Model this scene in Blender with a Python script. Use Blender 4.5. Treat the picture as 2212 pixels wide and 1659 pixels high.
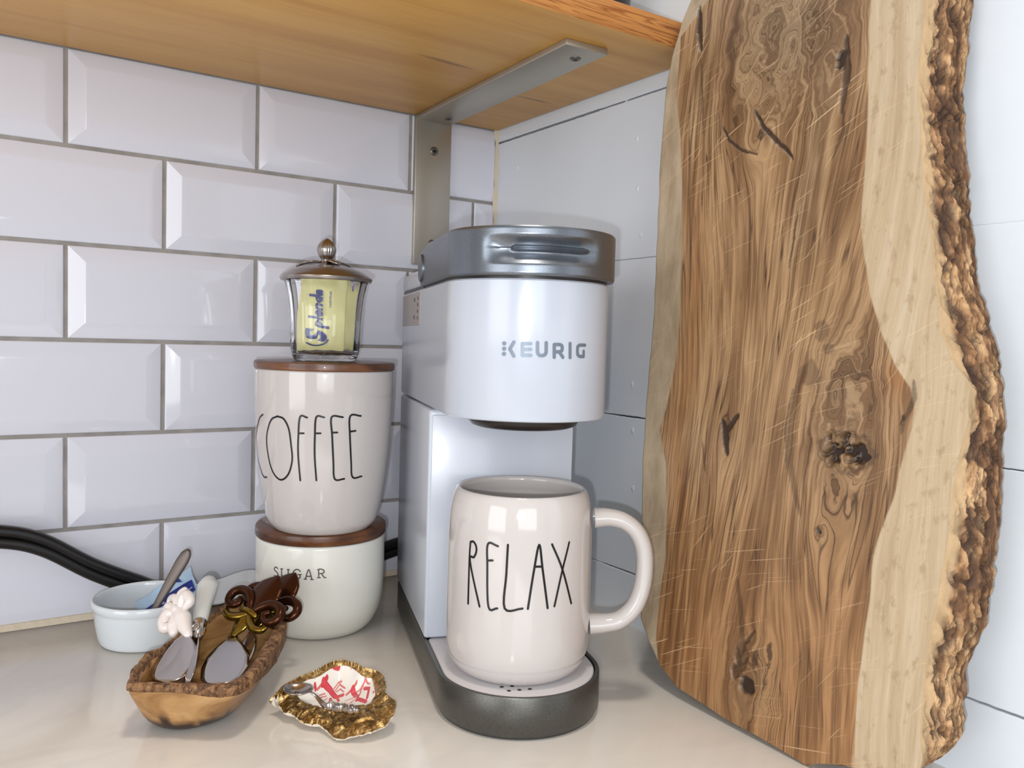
import bpy, bmesh, math, random
import numpy as np
from mathutils import Vector, Matrix
random.seed(7)
PI = math.pi
for o in list(bpy.data.objects): bpy.data.objects.remove(o, do_unlink=True)
SC = bpy.context.scene
COL = SC.collection

# ---------------------------------------------------------------- camera
cam = bpy.data.cameras.new('camera'); camo = bpy.data.objects.new('camera', cam); COL.objects.link(camo)
CX = (0.8318, -0.5542, 0.0295); CU = (0.0048, 0.0604, 0.9982); CF = (0.5550, 0.8302, -0.0529); CC = (-0.4851, -0.7677, 0.2450)
camo.matrix_world = Matrix(((CX[0], CU[0], -CF[0], CC[0]), (CX[1], CU[1], -CF[1], CC[1]), (CX[2], CU[2], -CF[2], CC[2]), (0, 0, 0, 1)))
cam.sensor_width = 36.0; cam.lens = 1792.2 / 2212 * 36.0; cam.clip_start = 0.02
SC.camera = camo

# ---------------------------------------------------------------- light
def srgb(r, g, b):
    f = lambda c: (c/255/12.92) if c/255 <= 0.04045 else ((c/255+0.055)/1.055)**2.4
    return (f(r), f(g), f(b), 1.0)
W = bpy.data.worlds.new('world'); SC.world = W; W.use_nodes = True
bg = W.node_tree.nodes['Background']; bg.inputs[0].default_value = (0.96, 0.975, 1.0, 1); bg.inputs[1].default_value = 0.56
def lamp(name, kind, loc, energy, color, size=0.1, target=None, sizey=None):
    l = bpy.data.lights.new(name, kind); l.energy = energy; l.color = color
    if kind == 'AREA':
        l.size = size
        if sizey: l.shape = 'RECTANGLE'; l.size_y = sizey
    else: l.shadow_soft_size = size
    o = bpy.data.objects.new(name, l); COL.objects.link(o); o.location = loc
    if target: o.rotation_euler = (Vector(target)-Vector(loc)).to_track_quat('-Z', 'Y').to_euler()
    return o
fl = Vector(CC) - 0.013*Vector(CX) - 0.019*Vector(CU)
lamp('phone_flash', 'POINT', fl, 4.8, (0.92, 0.955, 1.0), 0.004)
lamp('ceiling_lamp_light', 'AREA', (-0.35, -0.60, 1.5), 7.5, (1.0, 0.90, 0.78), 0.18, (-0.35, -0.7, 0))
lamp('front_fill_light', 'AREA', (-1.05, -2.3, 0.42), 13.0, (0.92, 0.96, 1.0), 1.1, (-0.3, -0.2, 0.2), 0.9)  # added frontal fill behind the camera, no known window there
lamp('side_fill_light', 'AREA', (-2.1, -0.95, 0.35), 12.0, (0.94, 0.97, 1.0), 1.0, (-0.1, -0.25, 0.25), 0.9)  # added fill from the left to brighten plank wall and machine side
SC.view_settings.view_transform = 'Standard'; SC.view_settings.look = 'None'
SC.view_settings.exposure = -0.08; SC.view_settings.gamma = 1.0
SC.view_settings.use_curve_mapping = False

# ---------------------------------------------------------------- helpers
def mat(name, rgb, rough=0.5, metal=0.0, **kw):
    m = bpy.data.materials.new(name); m.use_nodes = True
    p = m.node_tree.nodes['Principled BSDF']
    p.inputs['Base Color'].default_value = srgb(*rgb); p.inputs['Roughness'].default_value = rough
    p.inputs['Metallic'].default_value = metal
    for k, v in kw.items(): p.inputs[k.replace('_', ' ')].default_value = v
    return m
class NT:
    def __init__(s, m): s.t = m.node_tree; s.n = s.t.nodes; s.p = s.n['Principled BSDF']
    def add(s, typ, **kw):
        n = s.n.new(typ)
        for k, v in kw.items(): setattr(n, k, v)
        return n
    def link(s, a, b): s.t.links.new(a, b)
    def noise(s, vec, scale, detail=3, rough=0.5, dist=0.0):
        n = s.add('ShaderNodeTexNoise'); n.inputs['Scale'].default_value = scale; n.inputs['Detail'].default_value = detail
        n.inputs['Roughness'].default_value = rough; n.inputs['Distortion'].default_value = dist
        if vec is not None: s.link(vec, n.inputs['Vector'])
        return n.outputs['Fac']
    def mapping(s, vec, scale=(1, 1, 1), rot=(0, 0, 0), loc=(0, 0, 0)):
        n = s.add('ShaderNodeMapping'); n.inputs['Scale'].default_value = scale; n.inputs['Rotation'].default_value = rot; n.inputs['Location'].default_value = loc
        s.link(vec, n.inputs['Vector']); return n.outputs['Vector']
    def obj(s): return s.add('ShaderNodeTexCoord').outputs['Object']
    def attr(s, name): return s.add('ShaderNodeAttribute', attribute_name=name)
    def ramp(s, fac, stops, interp='LINEAR'):
        n = s.add('ShaderNodeValToRGB'); n.color_ramp.interpolation = interp
        e = n.color_ramp.elements
        while len(e) < len(stops): e.new(0.5)
        for i, (p, c) in enumerate(stops):
            e[i].position = p; e[i].color = c if len(c) == 4 else srgb(*c)
        s.link(fac, n.inputs['Fac']); return n.outputs['Color']
    def mix(s, fac, a, b, mode='MIX'):
        n = s.add('ShaderNodeMix', data_type='RGBA', blend_type=mode)
        if isinstance(fac, (int, float)): n.inputs[0].default_value = fac
        else: s.link(fac, n.inputs[0])
        for i, v in ((6, a), (7, b)):
            if isinstance(v, tuple): n.inputs[i].default_value = v
            else: s.link(v, n.inputs[i])
        return n.outputs[2]
    def math(s, op, a, b=None):
        n = s.add('ShaderNodeMath', operation=op)
        for i, v in ((0, a), (1, b)):
            if v is None: continue
            if isinstance(v, (int, float)): n.inputs[i].default_value = v
            else: s.link(v, n.inputs[i])
        return n.outputs[0]
    def bump(s, h, strength=0.2, dist=0.001):
        n = s.add('ShaderNodeBump'); n.inputs['Strength'].default_value = strength; n.inputs['Distance'].default_value = dist
        s.link(h, n.inputs['Height']); s.link(n.outputs[0], s.p.inputs['Normal'])
BW = lambda v: (v, v, v, 1.0)

def link(o, parent=None):
    COL.objects.link(o)
    if parent: o.parent = parent
    return o
def mesh(name, verts, faces, m, parent=None, smooth=False, angle=None):
    me = bpy.data.meshes.new(name); me.from_pydata([tuple(v) for v in verts], [], faces); me.update()
    if m: me.materials.append(m)
    if smooth: me.polygons.foreach_set('use_smooth', [True]*len(me.polygons))
    if angle: me.set_sharp_from_angle(angle=angle)
    return link(bpy.data.objects.new(name, me), parent)
def fixn(o):
    bm = bmesh.new(); bm.from_mesh(o.data); bmesh.ops.recalc_face_normals(bm, faces=bm.faces); bm.to_mesh(o.data); bm.free(); return o
def empty(name, loc=(0, 0, 0), rz=0, mw=None):
    o = bpy.data.objects.new(name, None); o.empty_display_size = 0.02; COL.objects.link(o)
    if mw is not None: o.matrix_world = mw
    else: o.location = loc; o.rotation_euler = (0, 0, rz)
    return o
def tag(o, label=None, cat=None, group=None, kind=None):
    if label: o['label'] = label
    if cat: o['category'] = cat
    if group: o['group'] = group
    if kind: o['kind'] = kind
    return o
def box(name, x0, x1, y0, y1, z0, z1, m, parent=None, bev=0.0, seg=2, angle=0.6):
    bm = bmesh.new(); bmesh.ops.create_cube(bm, size=1.0)
    for v in bm.verts: v.co = Vector((x0+(v.co.x+.5)*(x1-x0), y0+(v.co.y+.5)*(y1-y0), z0+(v.co.z+.5)*(z1-z0)))
    if bev: bmesh.ops.bevel(bm, geom=bm.edges[:], offset=bev, segments=seg, profile=0.5, affect='EDGES')
    me = bpy.data.meshes.new(name); bm.to_mesh(me); bm.free(); me.materials.append(m)
    if bev: me.polygons.foreach_set('use_smooth', [True]*len(me.polygons)); me.set_sharp_from_angle(angle=angle)
    return link(bpy.data.objects.new(name, me), parent)
def lathe(name, prof, m, parent=None, n=96, rfun=None, loc=(0, 0), closed=False, angle=0.7):
    V = []; F = []
    for i, (r, z) in enumerate(prof):
        for j in range(n):
            t = 2*PI*j/n; rr = r if rfun is None else rfun(r, z, t)
            V.append((loc[0]+rr*math.cos(t), loc[1]+rr*math.sin(t), z))
    k = len(prof)
    for i in range(k if closed else k-1):
        for j in range(n):
            a = i*n+j; b = i*n+(j+1) % n; c = ((i+1) % k)*n+(j+1) % n; d = ((i+1) % k)*n+j
            F.append((a, b, c, d))
    if not closed:
        if prof[0][0] > 1e-6: F.append(tuple(range(n))[::-1])
        if prof[-1][0] > 1e-6: F.append(tuple(range((k-1)*n, k*n)))
    o = mesh(name, V, F, m, parent)
    bm = bmesh.new(); bm.from_mesh(o.data); bmesh.ops.remove_doubles(bm, verts=bm.verts, dist=1e-6)
    bmesh.ops.recalc_face_normals(bm, faces=bm.faces); bm.to_mesh(o.data); bm.free()
    o.data.polygons.foreach_set('use_smooth', [True]*len(o.data.polygons)); o.data.set_sharp_from_angle(angle=angle)
    return o
def catmull(P, n=8, closed=False):
    P = [np.array(p, float) for p in P]; out = []
    N = len(P)
    for i in range(N if closed else N-1):
        p1 = P[i]; p2 = P[(i+1) % N]
        p0 = P[i-1] if (i > 0 or closed) else 2*p1-p2
        p3 = P[(i+2) % N] if (i+2 < N or closed) else 2*p2-p1
        for k in range(n):
            t = k/n
            out.append(0.5*((2*p1)+(-p0+p2)*t+(2*p0-5*p1+4*p2-p3)*t*t+(-p0+3*p1-3*p2+p3)*t**3))
    if not closed: out.append(P[-1])
    return out
def tube(name, pts, rad, m, parent=None, n=12, smoothn=6, flat=1.0, upv=(0, 0, 1), caps=True):
    """tube along pts; rad = number or list; flat squashes it along the local up"""
    P = catmull(pts, smoothn) if smoothn > 1 else [np.array(p, float) for p in pts]
    if isinstance(rad, (list, tuple)):
        R = np.interp(np.linspace(0, len(rad)-1, len(P)), range(len(rad)), rad)
    else: R = [rad]*len(P)
    V = []; F = []; up = np.array(upv, float)
    for i, p in enumerate(P):
        t = P[min(i+1, len(P)-1)]-P[max(i-1, 0)]; t = t/np.linalg.norm(t)
        s = np.cross(t, up); s /= np.linalg.norm(s); u = np.cross(s, t)
        for j in range(n):
            a = 2*PI*j/n; V.append(p+s*math.cos(a)*R[i]+u*math.sin(a)*R[i]*flat)
    for i in range(len(P)-1):
        for j in range(n): F.append((i*n+j, i*n+(j+1) % n, (i+1)*n+(j+1) % n, (i+1)*n+j))
    if caps:
        for e, sg in ((0, -1), (len(P)-1, 1)):
            t = P[e]-P[e-1] if e else P[1]-P[0]
            t = t/np.linalg.norm(t)*sg
            base = len(V)
            s = V[e*n:(e+1)*n]; c = P[e]
            for q in range(n): V.append(c+(s[q]-c)*0.7+t*R[e]*0.55*flat)
            V.append(c+t*R[e]*0.8*flat)
            for q in range(n):
                F.append((e*n+q, e*n+(q+1) % n, base+(q+1) % n, base+q)); F.append((base+q, base+(q+1) % n, base+n))
    o = mesh(name, V, F, m, parent, smooth=True); return fixn(o)
def ribbon_faces(st, w, fn):
    """flat pen stroke: st = list of 2D points, w = width, fn(2D)->3D"""
    V = []; F = []
    P = [np.array(p, float) for p in st]
    for i in range(len(P)-1):
        a, b = P[i], P[i+1]; L = np.linalg.norm(b-a)
        if L < 1e-9: continue
        d = (b-a)/L; nn = np.array([-d[1], d[0]])*w/2; k = max(1, int(L/0.0015)); base = len(V)
        for q in range(k+1):
            c = a+(b-a)*q/k
            V.append(fn(c-nn)); V.append(fn(c)); V.append(fn(c+nn))
        for q in range(k):
            s = base+q*3; F.append((s, s+1, s+4, s+3)); F.append((s+1, s+2, s+5, s+4))
    for p in P:
        base = len(V); V.append(fn(p))
        for q in range(10): V.append(fn(p+np.array([math.cos(q*PI/5), math.sin(q*PI/5)])*w/2))
        for q in range(10): F.append((base, base+1+q, base+1+(q+1) % 10))
    return V, F
def strokes(name, sts, w, fn, m, parent, smooth=4, taper=None):
    V = []; F = []
    for st in sts:
        pts = catmull(st, smooth) if (smooth > 1 and len(st) > 2) else st
        v, f = ribbon_faces(pts, w, fn); b = len(V); V += v; F += [tuple(i+b for i in x) for x in f]
    return mesh(name, V, F, m, parent)
# smooth value noise in numpy
def vnoise(x, y, seed=0):
    rs = np.random.RandomState(seed); T = rs.rand(256, 256)
    xi = np.floor(x).astype(int); yi = np.floor(y).astype(int); fx = x-xi; fy = y-yi
    fx = fx*fx*fx*(fx*(fx*6-15)+10); fy = fy*fy*fy*(fy*(fy*6-15)+10)
    g = lambda a, b: T[a % 256, b % 256]
    return (g(xi, yi)*(1-fx)+g(xi+1, yi)*fx)*(1-fy)+(g(xi, yi+1)*(1-fx)+g(xi+1, yi+1)*fx)*fy
def fbm(x, y, seed=0, oct=4):
    s = 0; a = 1; t = 0
    for o in range(oct):
        s = s+a*vnoise(x*2**o+17.3*o, y*2**o+5.1*o, seed+o); t += a; a *= 0.5
    return s/t
def sstep(a, b, x): t = np.clip((x-a)/(b-a), 0, 1); return t*t*(3-2*t)
def segdist(px, py, pts):
    d = np.full(px.shape, 1e9)
    for (a, b) in zip(pts[:-1], pts[1:]):
        ax, ay = a; bx, by = b; vx, vy = bx-ax, by-ay; L = vx*vx+vy*vy+1e-12
        t = np.clip(((px-ax)*vx+(py-ay)*vy)/L, 0, 1)
        d = np.minimum(d, np.hypot(px-ax-t*vx, py-ay-t*vy))
    return d
def fattr(me, name, arr, typ='FLOAT'):
    a = me.attributes.new(name, typ, 'POINT')
    a.data.foreach_set({'FLOAT': 'value', 'FLOAT_VECTOR': 'vector', 'FLOAT_COLOR': 'color'}[typ], np.asarray(arr, dtype=np.float32).ravel())

# ---- measured outlines (metres / radians)
RELAX=[[[-2.8742,0.1175],[-2.8822,0.1058],[-2.88,0.0781]],[[-2.8742,0.1175],[-2.8232,0.1181],[-2.7763,0.1157],[-2.7698,0.112],[-2.8061,0.1084],[-2.8692,0.1056],[-2.6908,0.0782]],[[-2.4408,0.0789],[-2.562,0.0792],[-2.5954,0.1052],[-2.5956,0.1185],[-2.4569,0.1177]],[[-2.5939,0.108],[-2.5231,0.1085]],[[-2.3267,0.1191],[-2.3352,0.1008],[-2.3434,0.0794],[-2.1148,0.0799]],[[-2.0469,0.0797],[-1.9858,0.1027],[-1.9231,0.1195],[-1.8708,0.1047],[-1.7838,0.0795]],[[-1.9696,0.106],[-1.8842,0.1059]],[[-1.7464,0.1194],[-1.5791,0.1027],[-1.4086,0.0799]],[[-1.4751,0.1194],[-1.5791,0.1027],[-1.6878,0.0802]]]
COFFEE=[[[-2.9498,0.1817],[-3.0535,0.1785],[-3.1929,0.1694],[-3.2976,0.1604],[-3.2856,0.1477],[-3.1698,0.1388],[-3.045,0.1324],[-2.9374,0.1325]],[[-2.6286,0.1817],[-2.7492,0.1785],[-2.8454,0.1686],[-2.869,0.1588],[-2.8275,0.1453],[-2.7374,0.1362],[-2.602,0.1325],[-2.4684,0.1375],[-2.3967,0.1487],[-2.4085,0.1609],[-2.4421,0.1729],[-2.5212,0.1801],[-2.6286,0.1817]],[[-2.1736,0.182],[-2.2705,0.1824],[-2.2965,0.168],[-2.3025,0.1531],[-2.2786,0.1333]],[[-2.2961,0.1697],[-2.2197,0.1699]],[[-1.943,0.1824],[-2.048,0.1825],[-2.0645,0.1684],[-2.0648,0.1521],[-2.0397,0.1337]],[[-2.0598,0.1701],[-1.9874,0.1702]],[[-1.6884,0.1825],[-1.8426,0.1826],[-1.8295,0.1684],[-1.8017,0.148],[-1.7735,0.1346],[-1.6296,0.1344]],[[-1.8306,0.1707],[-1.7595,0.1708]],[[-1.4167,0.183],[-1.5815,0.1833],[-1.576,0.1681],[-1.5371,0.1474],[-1.4985,0.1352],[-1.3417,0.1352]],[[-1.5736,0.1712],[-1.4926,0.1716]]]
SUGAR=[[[-2.6096,0.0598],[-2.6372,0.0607],[-2.669,0.0599],[-2.6724,0.0583],[-2.6438,0.0573],[-2.6092,0.0561],[-2.6057,0.0546],[-2.6364,0.0534],[-2.6756,0.0536]],[[-2.5375,0.06],[-2.5337,0.0549],[-2.5114,0.0532],[-2.4624,0.0532],[-2.4298,0.0545],[-2.4219,0.0602]],[[-2.5535,0.0599],[-2.5186,0.0602]],[[-2.4396,0.0601],[-2.4074,0.0603]],[[-2.2353,0.0595],[-2.2652,0.0608],[-2.3087,0.0606],[-2.3416,0.0586],[-2.3439,0.0558],[-2.3129,0.0537],[-2.2637,0.0537],[-2.2369,0.0548],[-2.2374,0.057]],[[-2.2643,0.0569],[-2.2188,0.0571]],[[-2.1573,0.0535],[-2.1098,0.0612],[-2.0613,0.0533]],[[-2.1421,0.0558],[-2.0748,0.0559]],[[-2.173,0.0535],[-2.1416,0.0536]],[[-2.0767,0.0533],[-2.0433,0.0533]],[[-1.9618,0.0547],[-1.9638,0.0611],[-1.9179,0.0612],[-1.8895,0.0601],[-1.8965,0.0583],[-1.9628,0.0579]],[[-1.9271,0.058],[-1.8851,0.0548],[-1.8619,0.0546]],[[-1.9817,0.0611],[-1.9587,0.0611]],[[-1.9797,0.0547],[-1.9414,0.0546]]]
LOGO=[[[-0.4051,0.2438],[-0.4498,0.2396],[-0.4015,0.2353]],[[-0.2176,0.2431],[-0.3097,0.243],[-0.3058,0.236],[-0.2136,0.2361]],[[-0.3078,0.2395],[-0.2184,0.2397]],[[-0.1423,0.2439],[-0.1389,0.2381],[-0.1284,0.2368],[-0.1078,0.2361],[-0.0702,0.2362],[-0.0502,0.2369],[-0.0405,0.2383],[-0.0428,0.244]],[[0.0566,0.2353],[0.0516,0.243],[0.1184,0.2431],[0.1454,0.2425],[0.1529,0.241],[0.1475,0.2394],[0.1213,0.2387],[0.0544,0.2386]],[[0.115,0.2387],[0.1632,0.2354]],[[0.2517,0.2439],[0.258,0.2353]],[[0.4758,0.2431],[0.3878,0.2431],[0.3595,0.2421],[0.3587,0.2393],[0.3635,0.2372],[0.3937,0.2361],[0.4586,0.2361],[0.4555,0.2394]]]
LOGODOT=[[-0.5155,0.2428],[-0.5149,0.2396],[-0.5149,0.2365]]
MHANDLE=[[0.0493,0.1275],[0.0602,0.1279],[0.0703,0.1253],[0.0786,0.1183],[0.0834,0.1074],[0.0846,0.0932],[0.0829,0.0789],[0.0781,0.067],[0.0696,0.0588],[0.0603,0.056],[0.0484,0.055]]
BLEFT=[[-0.3196,0.5175],[-0.3174,0.498],[-0.3098,0.4834],[-0.303,0.4612],[-0.2996,0.4378],[-0.2993,0.4136],[-0.2999,0.3856],[-0.3024,0.3505],[-0.3053,0.3086],[-0.3082,0.2669],[-0.3086,0.2254],[-0.3091,0.1908],[-0.3106,0.1563],[-0.3141,0.1222],[-0.318,0.0885],[-0.323,0.0435],[-0.3337,0.0298],[-0.3473,0.0165],[-0.3654,0.0079],[-0.3907,0.0056],[-0.4091,0.0033],[-0.4297,0.0032],[-0.4574,0.0017],[-0.4749,0.0002]]
BBND=[[-0.5015,0.4539],[-0.5027,0.4383],[-0.5024,0.4257],[-0.5014,0.4065],[-0.5027,0.3876],[-0.5058,0.3692],[-0.5088,0.3492],[-0.5124,0.3293],[-0.5174,0.3096],[-0.5201,0.2923],[-0.524,0.2756],[-0.5278,0.2567],[-0.5349,0.2418],[-0.5421,0.2337],[-0.5455,0.2275],[-0.5466,0.2112],[-0.5446,0.1973],[-0.5429,0.188],[-0.5423,0.1741],[-0.5427,0.1603],[-0.5421,0.1463],[-0.5418,0.14],[-0.5403,0.1247],[-0.5379,0.1062],[-0.5371,0.089],[-0.5366,0.0788],[-0.5366,0.0686],[-0.5371,0.0537],[-0.5376,0.0439],[-0.5398,0.0339],[-0.5387,0.0274],[-0.5332,0.0188]]
BSIL=[[-0.513,0.4547],[-0.5134,0.4394],[-0.5131,0.4242],[-0.513,0.4064],[-0.5139,0.3859],[-0.5164,0.365],[-0.5207,0.3416],[-0.5249,0.3184],[-0.5278,0.3007],[-0.5312,0.2855],[-0.5362,0.2706],[-0.5424,0.2559],[-0.5468,0.239],[-0.5497,0.2223],[-0.5515,0.2033],[-0.5523,0.189],[-0.5538,0.1701],[-0.5549,0.1535],[-0.5544,0.1391],[-0.5539,0.1198],[-0.5525,0.1025],[-0.5473,0.0888],[-0.5447,0.0781],[-0.5449,0.0659],[-0.5456,0.0515],[-0.5446,0.0412],[-0.5393,0.0316],[-0.5326,0.0224]]
SAPL=[[-0.3362,0.4919],[-0.3112,0.4727],[-0.3125,0.4314],[-0.3208,0.3957],[-0.3278,0.3475],[-0.3329,0.3068],[-0.3369,0.26],[-0.3351,0.2266],[-0.3314,0.1996],[-0.3265,0.1822],[-0.3356,0.1597],[-0.3416,0.1273],[-0.3439,0.0946],[-0.3417,0.064],[-0.3422,0.0342],[-0.3473,0.0165]]
SAPR=[[-0.4679,0.4549],[-0.4693,0.4329],[-0.4712,0.4002],[-0.473,0.3676],[-0.4735,0.3407],[-0.4745,0.3192],[-0.4797,0.2974],[-0.4854,0.2759],[-0.4947,0.2549],[-0.5048,0.2371],[-0.5158,0.2251],[-0.5184,0.2152],[-0.5175,0.2027],[-0.5151,0.1873],[-0.5094,0.1637],[-0.5045,0.1448],[-0.5017,0.1313],[-0.5023,0.0979],[-0.5005,0.074],[-0.4998,0.0529],[-0.501,0.0273],[-0.5026,0.0127]]
SH_OUT=[[-0.3203,-0.2522,0.008],[-0.3206,-0.2544,0.012],[-0.3161,-0.2591,0.015],[-0.3127,-0.2524,0.017],[-0.3041,-0.2494,0.019],[-0.2941,-0.2466,0.02],[-0.2852,-0.2449,0.021],[-0.2751,-0.2408,0.022],[-0.2673,-0.2405,0.022],[-0.2615,-0.2478,0.022],[-0.2587,-0.2594,0.022],[-0.2533,-0.2648,0.021],[-0.251,-0.2736,0.02],[-0.2534,-0.2819,0.019],[-0.2573,-0.2914,0.018],[-0.2605,-0.2974,0.017],[-0.2569,-0.3025,0.016],[-0.2594,-0.3107,0.015],[-0.2634,-0.3162,0.013],[-0.2657,-0.3182,0.011],[-0.2702,-0.3185,0.008],[-0.2821,-0.3178,0.006],[-0.2887,-0.3131,0.004],[-0.2945,-0.3098,0.002],[-0.2977,-0.306,0.002],[-0.2995,-0.2975,0.003],[-0.3012,-0.2908,0.004],[-0.307,-0.2854,0.004],[-0.3101,-0.2798,0.005],[-0.3112,-0.2732,0.006],[-0.3155,-0.2679,0.007],[-0.3171,-0.2596,0.008]]
SH_IN=[[-0.3142,-0.2534,0.012],[-0.2964,-0.2455,0.016],[-0.2917,-0.2426,0.016],[-0.2814,-0.2376,0.017],[-0.2727,-0.2374,0.018],[-0.263,-0.2397,0.019],[-0.259,-0.2478,0.018],[-0.2553,-0.2563,0.017],[-0.2542,-0.2606,0.016],[-0.2561,-0.2692,0.014],[-0.2604,-0.282,0.012],[-0.2633,-0.2855,0.01],[-0.2703,-0.2866,0.008],[-0.2749,-0.2802,0.007],[-0.2821,-0.278,0.006],[-0.2906,-0.2742,0.006],[-0.2973,-0.2684,0.007],[-0.3016,-0.2618,0.008],[-0.3063,-0.2562,0.01]]
LOBSTER=[[[-0.2795,-0.2465],[-0.28419,-0.25024],[0.00219,0.0]],[[-0.28275,-0.24888],[-0.27987,-0.25364],[-0.27898,-0.26093],[0.00342,0.0]],[[-0.27764,-0.26106],[-0.27413,-0.26106],[0.00254,0.0]],[[-0.27857,-0.2628],[-0.27932,-0.267],[0.00197,0.0]],[[-0.28316,-0.26212],[-0.28456,-0.26804],[-0.28189,-0.27055],[0.00219,0.0]],[[-0.27888,-0.24611],[-0.28826,-0.25242],[0.00131,0.0]],[[-0.27727,-0.253],[-0.2725,-0.24929],[-0.27029,-0.24971],[0.00061,0.0]],[[-0.27694,-0.25458],[-0.27207,-0.25062],[-0.27033,-0.25575],[0.00061,0.0]],[[-0.2764,-0.2556],[-0.27299,-0.25413],[-0.27221,-0.25807],[0.00061,0.0]],[[-0.28446,-0.25588],[-0.28835,-0.25642],[0.00061,0.0]],[[-0.28438,-0.2581],[-0.28862,-0.25837],[0.00061,0.0]],[[-0.2848,-0.26041],[-0.28854,-0.263],[0.00061,0.0]],[[-0.27128,-0.24981],[-0.27034,-0.24804],[0.00035,0.0]],[[-0.26388,-0.2597],[-0.27198,-0.26214],[0.00123,0.0]],[[-0.26721,-0.26087],[-0.26784,-0.26799],[0.00307,0.0]],[[-0.25947,-0.27042],[-0.26438,-0.27842],[0.00197,0.0]],[[-0.26101,-0.26636],[-0.25947,-0.27042],[0.00197,0.0]],[[-0.26671,-0.26975],[-0.26991,-0.27398],[0.00197,0.0]],[[-0.2684,-0.27372],[-0.26665,-0.2815],[0.00241,0.0]],[[-0.26621,-0.26412],[-0.26175,-0.26477],[-0.2585,-0.26164],[-0.25736,-0.26668],[0.00061,0.0]],[[-0.26335,-0.26408],[-0.25778,-0.26216],[0.00061,0.0]],[[-0.26913,-0.26882],[-0.27602,-0.2697],[0.00053,0.0]],[[-0.26988,-0.2717],[-0.27695,-0.27533],[0.00053,0.0]],[[-0.27148,-0.27218],[-0.27563,-0.27657],[-0.27462,-0.27745],[0.00053,0.0]],[[-0.26311,-0.26574],[-0.26551,-0.26913],[0.00131,0.0]],[[-0.27231,-0.2375],[-0.26515,-0.23901],[0.00219,0.0]],[[-0.26609,-0.23894],[-0.26743,-0.24053],[0.0011,0.0]],[[-0.27266,-0.23843],[-0.2724,-0.24031],[0.00175,0.0]],[[-0.27253,-0.24065],[-0.26905,-0.24162],[0.00241,0.0]],[[-0.2797,-0.23807],[-0.27666,-0.23759],[0.00039,0.0]],[[-0.27905,-0.23888],[-0.27658,-0.23868],[0.00039,0.0]],[[-0.26112,-0.24473],[-0.26457,-0.24375],[0.00053,0.0]],[[-0.26066,-0.24597],[-0.26351,-0.24593],[0.00053,0.0]],[[-0.25975,-0.2473],[-0.26306,-0.24836],[0.00053,0.0]],[[-0.25846,-0.25003],[-0.25883,-0.25327],[0.00219,0.0]],[[-0.25913,-0.25399],[-0.25618,-0.25727],[0.00241,0.0]],[[-0.25687,-0.25317],[-0.25573,-0.25733],[0.00175,0.0]],[[-0.2923,-0.24562],[-0.28925,-0.24358],[-0.28682,-0.24593],[0.00061,0.0]],[[-0.29105,-0.24603],[-0.28858,-0.24433],[-0.28812,-0.24695],[0.00053,0.0]],[[-0.28915,-0.24979],[-0.28961,-0.25233],[0.00175,0.0]],[[-0.25979,-0.27753],[-0.25989,-0.27881],[0.00088,0.0]],[[-0.28827,-0.24346],[-0.28772,-0.24259],[0.00035,0.0]]]
# ================================================================ SETTING
m_grout = mat('grout', (150, 146, 140), 0.9)
k = NT(m_grout); k.link(k.ramp(k.noise(k.obj(), 60, 4), [(0.3, (136, 131, 126)), (0.7, (158, 153, 148))]), k.p.inputs['Base Color']); k.bump(k.noise(k.obj(), 900, 2), 0.3, 0.0005)
m_tile = mat('tile_glaze', (212, 213, 223), 0.07, 0, Coat_Weight=0.3, Coat_Roughness=0.03)
k = NT(m_tile); k.bump(k.noise(k.obj(), 22, 2), 0.10, 0.002)
m_caulk = mat('caulk', (205, 192, 170), 0.6)
k = NT(m_caulk); k.bump(k.noise(k.obj(), 120, 3), 0.6, 0.002)
m_paint = mat('white_paint', (216, 220, 224), 0.30)
k = NT(m_paint); k.link(k.ramp(k.noise(k.obj(), 6, 4), [(0.3, (216, 221, 227)), (0.7, (223, 228, 234))]), k.p.inputs['Base Color']); k.bump(k.noise(k.mapping(k.obj(), (60, 14, 60)), 1.0, 4), 0.18, 0.002)
m_black = mat('gap_dark', (22, 20, 18), 0.9)

wb = box('wall_back', -1.0, 0.03, 0.0022, 0.03, -0.03, 0.72, m_grout); tag(wb, kind='structure')
TP, TH, XO, XE, ZT = 0.1545, 0.0787, -0.4119, -0.3368, 0.3918
def tile_mesh(w, h, bl=True, br=True):
    g = 0.0016; b = 0.0135; V = []; F = []
    lay = [(g, -0.003), (g, 0.0015), (g+0.0003, 0.0020), (g+0.0008, 0.0023), (g+0.0015, 0.0025), (g+b-.0015, 0.0043), (g+b, 0.00448), (g+b+0.002, 0.00455)]
    for ins, d in lay:
        il = ins if bl else min(ins, g+0.0012); ir = ins if br else min(ins, g+0.0012)
        V += [(il, -d, ins), (w-ir, -d, ins), (w-ir, -d, h-ins), (il, -d, h-ins)]
    for i in range(len(lay)-1):
        for j in range(4):
            a = i*4+j; c = i*4+(j+1) % 4; F.append((a, c, c+4, a+4))
    e = (len(lay)-1)*4; F.append((e, e+1, e+2, e+3))
    me = bpy.data.meshes.new('tile'); me.from_pydata(V, [], F); me.materials.append(m_tile)
    me.polygons.foreach_set('use_smooth', [True]*len(me.polygons)); me.set_sharp_from_angle(angle=0.16)
    return me
TM = {}
def put_tile(x0, x1, z0, h=TH, bl=True, br=True):
    key = (round(x1-x0, 4), round(h, 4), bl, br)
    if key not in TM: TM[key] = tile_mesh(x1-x0, h, bl, br)
    o = link(bpy.data.objects.new('tile', TM[key]), wb); o.location = (x0+random.uniform(-.0002, .0002), 0.0030+random.uniform(-.0002, .0002), z0)
    o.rotation_euler = (random.uniform(-.004, .004), 0, random.uniform(-.003, .003))
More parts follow.
